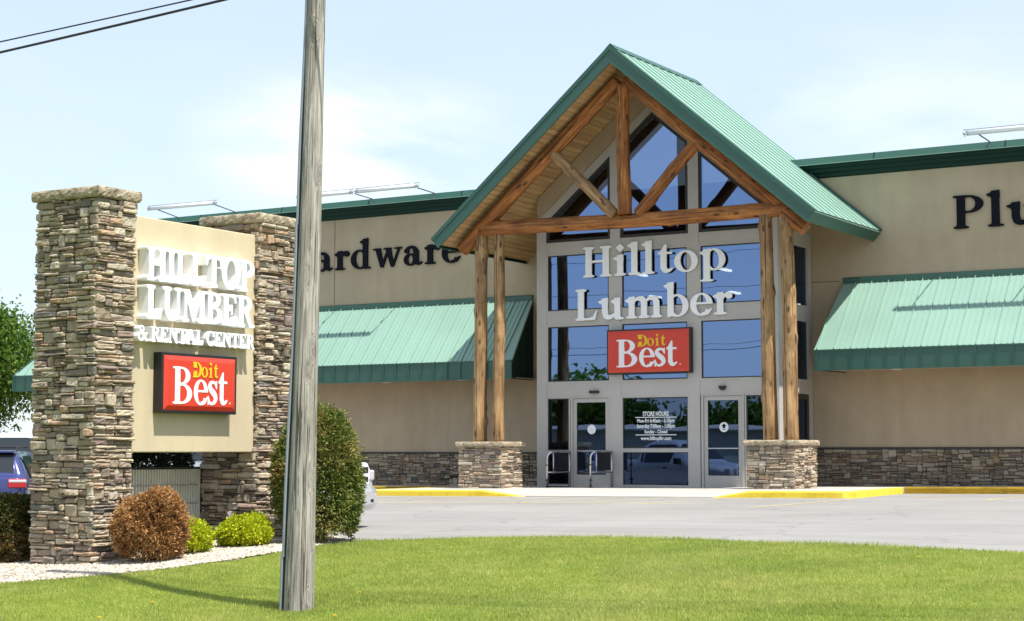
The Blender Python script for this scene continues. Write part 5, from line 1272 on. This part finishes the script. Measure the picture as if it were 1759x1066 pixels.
def pickup(name, label, loc, rot, paint, group, sc=1.0):
    t = Thing(name, label, 'pickup', loc, group); t.e.rotation_euler = (0,0,rot); t.e.scale = (sc,sc,sc); t.b = Vector((0,0,0))
    #        x    zb   zs   zt   wb  ws  wt
    st = [(.0,.50,.90,1.12,.80,.84,.80),(.06,.45,.95,1.16,.88,.92,.86),(1.0,.42,.98,1.17,.91,.95,.87),(1.98,.40,1.0,1.18,.91,.95,.87),(2.02,.40,1.02,1.22,.91,.95,.85),(2.14,.40,1.04,1.72,.91,.95,.68),(2.5,.40,1.05,1.80,.91,.95,.67),(3.2,.40,1.05,1.80,.91,.95,.67),(3.5,.40,1.05,1.74,.91,.95,.68),(4.05,.40,1.05,1.18,.91,.95,.80),(4.15,.40,1.03,1.12,.91,.95,.76),(4.9,.42,.98,1.07,.91,.93,.66),(5.22,.44,.88,1.02,.88,.89,.56),(5.34,.52,.80,.95,.80,.84,.50),(5.36,.55,.78,.90,.78,.82,.48)]
    c = Car(t, st, paint)
    for s in (1,-1):
        c.patch('window', 2.32,3.28,5.15,6.75,s,M['car_glass'],.012,taper=(.04,.18)); c.patch('window', 2.18,2.27,5.2,6.6,s,M['car_glass'],.012)
        lwheel(t, 1.15, s*.95, .36, .24, s); lwheel(t, 4.35, s*.95, .36, .24, s)
        b = MB(); disc(b, (1.15,s*.925,.40), (1,0,0),(0,0,1), .44, 24, (0,s*.012,0)); disc(b, (4.35,s*.925,.40), (1,0,0),(0,0,1), .44, 24, (0,s*.012,0)); mesh_obj('wheel_arch', b.v, b.f, M['rubber'], t.e)
        lbox(t,'mirror',M['black'],3.55,3.72,*sorted((s*.93,s*1.12)),1.06,1.24,bevel=.03)
        lbox(t,'headlight',M['lamp_clear'],5.18,5.37,*sorted((s*.66,s*.86)),.78,.95,bevel=.03); lbox(t,'tail_lamp',M['lamp_red'],-.03,.06,*sorted((s*.72,s*.86)),.72,1.05)
        b = MB(); b.box(3.0,3.16,*sorted((s*.955,s*.985)),.92,.96); mesh_obj('handle', b.v, b.f, M['black'], t.e)
    c.patch('windscreen', 3.56,4.02,7.3,8.99,1,M['car_glass'],.015); c.patch('windscreen', 3.56,4.02,7.3,8.99,-1,M['car_glass'],.015)
    # upright grille with a cross bar and four dark openings, set forward of the nose
    b = MB()
    P = [(-.60,.70),(.60,.70),(.64,.95),(.54,1.07),(-.54,1.07),(-.64,.95)]
    b.prism([(5.30,y,z) for y, z in P], (.11,0,0)); gr = mesh_obj('grille', b.v, b.f, M['bright'], t.e); m = gr.modifiers.new('bev','BEVEL'); m.width = .03; m.segments = 3
    for y0, y1, z0, z1 in ((-.55,-.05,.90,1.0),(.05,.55,.90,1.0),(-.55,-.05,.755,.845),(.05,.55,.755,.845)): lbox(t,'grille_opening',M['truck_box'],5.36,5.418,y0,y1,z0,z1,gr,.012)
    # chrome bumper with a sloping shelf, plate and fog lamp slots
    b = MB(); sec = [(5.20,.68),(5.44,.69),(5.52,.61),(5.52,.40),(5.45,.30),(5.20,.30)]; rings = []
    for y in (-.96,-.90,-.6,0,.6,.90,.96):
        k = .16*(abs(y)/.96)**3; rings.append([(x-k*(1 if x > 5.3 else 0), y, z) for x, z in sec])
    b.loft(rings); bu = mesh_obj('bumper', b.v, b.f, paint, t.e); m = bu.modifiers.new('bev','BEVEL'); m.width = .03; m.segments = 3
    for s in (1,-1): lbox(t,'fog_slot',M['truck_box'],5.40,5.488,*sorted((s*.34,s*.62)),.42,.49,bu,.02)
    lbox(t,'plate',M['plate'],5.515,5.535,-.16,.16,.44,.60,bu,.004); lbox(t,'bumper',M['chrome'],-.14,.0,-.88,.88,.46,.62)
    return t
def wagon(label, loc, rot):
    t = Thing('station_wagon', label, 'car', loc); t.e.rotation_euler = (0,0,rot); t.b = Vector((0,0,0)); pt = M['paint_blue']
    st = [(.0,.36,.78,.96,.70,.76,.68),(.05,.30,.86,1.02,.78,.82,.70),(.14,.28,.95,1.06,.82,.855,.69),(.20,.27,.96,1.20,.83,.86,.67),(.40,.25,.96,1.50,.84,.865,.60),(.60,.25,.96,1.54,.84,.868,.585),(1.6,.24,.95,1.56,.84,.868,.585),(2.5,.24,.93,1.53,.84,.868,.58),(2.75,.24,.92,1.45,.84,.868,.60),(3.3,.24,.92,1.02,.84,.865,.70),(3.42,.24,.90,.98,.84,.86,.66),(4.1,.25,.80,.90,.83,.84,.58),(4.36,.28,.66,.80,.76,.78,.50),(4.42,.34,.60,.70,.70,.72,.46)]
    c = Car(t, st, pt)
    for s in (1,-1):
        c.patch('window', .62,1.35,5.1,6.75,s,M['car_glass'],.012,taper=(-.05,0)); c.patch('window', 1.42,2.15,5.1,6.75,s,M['car_glass'],.012); c.patch('window', 2.22,2.9,5.1,6.7,s,M['car_glass'],.012,taper=(0,-.22))
        lwheel(t,.80,s*.86,.31,.20,s); lwheel(t,3.42,s*.86,.31,.20,s)
        b = MB(); disc(b,(.80,s*.85,.33),(1,0,0),(0,0,1),.38,24,(0,s*.012,0)); disc(b,(3.42,s*.85,.33),(1,0,0),(0,0,1),.38,24,(0,s*.012,0)); mesh_obj('wheel_arch', b.v, b.f, M['rubber'], t.e)
        tl = lbox(t,'tail_lamp',M['lamp_red'],-.005,.11,*sorted((s*.50,s*.85)),.80,.98,bevel=.025); lbox(t,'lens',M['lamp_clear'],-.012,.10,*sorted((s*.515,s*.855)),.90,.965,tl,.02)
        lbox(t,'headlight',M['lamp_clear'],4.25,4.43,*sorted((s*.42,s*.74)),.60,.72); lbox(t,'mirror',pt,2.85,3.0,*sorted((s*.84,s*1.02)),.95,1.08,bevel=.03)
        b = MB(); b.tube([(.55,s*.56,1.53),(.6,s*.56,1.60),(1.5,s*.56,1.62),(2.3,s*.56,1.60),(2.4,s*.56,1.53)],.016,7); mesh_obj('roof_rail', b.v, b.f, M['black'], t.e)
    b = MB(); b.add([(.145,-.60,1.06),(.145,.60,1.06),(.345,.54,1.455),(.345,-.54,1.455)],[(0,1,2,3)]); b2 = MB(); b2.add([(x-.012,y,z) for x,y,z in b.v]+[(x+.05,y,z) for x,y,z in b.v],[(0,1,2,3),(0,4,5,1),(1,5,6,2),(2,6,7,3),(3,7,4,0)]); rw = mesh_obj('rear_window', b2.v, b2.f, M['car_glass'], t.e)
    b = MB(); b.tube([(.11,-.05,1.08),(.17,.20,1.16),(.20,.42,1.20)],.012,6); mesh_obj('wiper', b.v, b.f, M['black'], rw)
    lbox(t,'spoiler',pt,.24,.55,-.58,.58,1.49,1.53,bevel=.015)
    lbox(t,'bumper',M['grey_plastic'],-.12,.14,-.84,.84,.40,.70,bevel=.06); lbox(t,'plate',M['plate'],-.02,.0,-.17,.17,.80,.93,bevel=.004)
    lbox(t,'cladding',M['grey_plastic'],.3,4.2,-.872,.872,.26,.42)
    b = MB(); b.tube([(.9,-.56,1.60),(.9,.56,1.60)],.018,7); b.tube([(1.9,-.56,1.61),(1.9,.56,1.61)],.018,7); mesh_obj('roof_rack', b.v, b.f, M['black'], t.e)
    return t
def place(px_point, heading): return px_point, math.atan2(heading[1], heading[0])
LOTZ = lambda x, y: float(lot(x, y))
# silver pickup: nose pokes out right of the arborvitae
def ori(x, y, h, lx, ly, sc=1): # world position of the origin when local point (lx,ly) sits at x,y
    q = math.atan2(h[1], h[0]); c, s = math.cos(q), math.sin(q); return (x-sc*(lx*c-ly*s), y-sc*(lx*s+ly*c)), q
(px_, py_), q = ori(-15.36,21.55,(.99,.14),5.50,.95,.92); pickup('pickup_truck','silver pickup truck with its nose showing behind the arborvitae',(px_,py_,LOTZ(-17,21)),q,M['paint_silver'],'pickup trucks',.92)
(px_, py_), q = ori(-32.9,30.9,(.86,.51),3.3,-.95); pickup('pickup_truck','white pickup truck whose cab roof shows above the blue wagon',(px_,py_,-.30),q,M['paint_white'],'pickup trucks',1.0)
(px_, py_), q = ori(-25.6,26.0,(.98,.2),0,0); pickup('pickup_truck','silver pickup truck seen only as a reflection in the glass between the entrance doors',(px_,py_,LOTZ(-24.5,24.5)),q,M['paint_silver'],'pickup trucks',1.0)
(px_, py_), q = ori(-26.17,24.57,(-.60,.80),.15,-.86); wagon('blue station wagon with grey bumper and red tail lamp, left of the stone sign',(px_,py_,LOTZ(-26.5,24.8)),q)
# ------------------------------------------------------------------ camera, sun, sky
cam = bpy.data.cameras.new('camera'); co = bpy.data.objects.new('camera', cam); COL.objects.link(co); S.camera = co
cam.sensor_width = 36; cam.lens = 2985/1759*36; cam.clip_end = 4000; cam.clip_start = .1
co.location = (0,0,.98); co.rotation_euler = (R(90)+math.atan(243/2985), 0, R(31.3))
cam.shift_x = -.5/1759*0
EL, AZ = R(64), R(-13)   # azimuth counted from +X towards +Y
sd = Vector((math.cos(EL)*math.cos(AZ), math.cos(EL)*math.sin(AZ), math.sin(EL)))
sl = bpy.data.lights.new('sun', 'SUN'); sl.energy = 4.1; sl.angle = R(.53); sl.color = (1,.965,.90); so = bpy.data.objects.new('sun', sl); COL.objects.link(so)
so.rotation_mode = 'QUATERNION'; so.rotation_quaternion = sd.to_track_quat('Z', 'Y'); so.location = (20,-20,60)
w = bpy.data.worlds.new('World'); S.world = w; w.use_nodes = True; t = w.node_tree; bg = t.nodes['Background']; N = t.nodes.new
sky = N('ShaderNodeTexSky'); sky.sky_type = 'NISHITA'; sky.sun_disc = False; sky.sun_elevation = EL; sky.sun_rotation = math.pi/2-AZ
sky.altitude = 200; sky.air_density = 1.0; sky.dust_density = .6; sky.ozone_density = 1.6
tc = N('ShaderNodeTexCoord')
mp = N('ShaderNodeMapping'); mp.inputs['Scale'].default_value = (1,1,2.6); t.links.new(tc.outputs['Generated'], mp.inputs['Vector'])
nz = N('ShaderNodeTexNoise'); nz.inputs['Scale'].default_value = 5.5; nz.inputs['Detail'].default_value = 8; nz.inputs['Roughness'].default_value = .55; nz.inputs['Distortion'].default_value = .3
t.links.new(mp.outputs[0], nz.inputs['Vector'])
def dirmask(d, r0, r1):
    """soft bank of cloud round one direction of the sky"""
    s = N('ShaderNodeVectorMath'); s.operation = 'SUBTRACT'; t.links.new(tc.outputs['Generated'], s.inputs[0]); s.inputs[1].default_value = d
    m = N('ShaderNodeVectorMath'); m.operation = 'MULTIPLY'; t.links.new(s.outputs[0], m.inputs[0]); m.inputs[1].default_value = (1,1,2.2)
    l = N('ShaderNodeVectorMath'); l.operation = 'LENGTH'; t.links.new(m.outputs[0], l.inputs[0])
    q = N('ShaderNodeMapRange'); q.inputs['From Min'].default_value = r1; q.inputs['From Max'].default_value = r0; q.interpolation_type = 'SMOOTHSTEP'; t.links.new(l.outputs['Value'], q.inputs['Value']); return q.outputs[0]
def mth(op, a, b):
    x = N('ShaderNodeMath'); x.operation = op; x.use_clamp = True
    for s, v in ((x.inputs[0],a),(x.inputs[1],b)):
        if hasattr(v,'is_output'): t.links.new(v, s)
        else: s.default_value = v
    return x.outputs[0]
cr = N('ShaderNodeValToRGB'); cr.color_ramp.elements[0].position = .36; cr.color_ramp.elements[1].position = .60; t.links.new(nz.outputs['Fac'], cr.inputs['Fac'])
cl = mth('MULTIPLY', cr.outputs['Color'], mth('ADD', dirmask((-.584,.792,.175), .015, .115), mth('MULTIPLY', dirmask((-.30,.94,.16), .02, .2), .35)))
cl = mth('ADD', mth('MULTIPLY', cl, 1.0), mth('MULTIPLY', cr.outputs['Color'], .06))
mx = N('ShaderNodeMix'); mx.data_type = 'RGBA'; t.links.new(cl, mx.inputs[0]); hz = N('ShaderNodeMix'); hz.data_type = 'RGBA'; hz.inputs[0].default_value = .72; t.links.new(sky.outputs[0], hz.inputs[6]); hz.inputs[7].default_value = (3.05,3.55,4.15,1); t.links.new(hz.outputs[2], mx.inputs[6]); mx.inputs[7].default_value = (5.2,5.15,5.15,1)
t.links.new(mx.outputs[2], bg.inputs['Color']); bg.inputs['Strength'].default_value = .14
S.view_settings.view_transform = 'Standard'; S.view_settings.look = 'None'; S.view_settings.exposure = .85; S.view_settings.gamma = 1; S.view_settings.use_curve_mapping = False
S.render.engine = 'CYCLES'; S.cycles.use_denoising = True; S.cycles.max_bounces = 8; S.cycles.transparent_max_bounces = 12; S.cycles.caustics_reflective = False; S.cycles.caustics_refractive = False
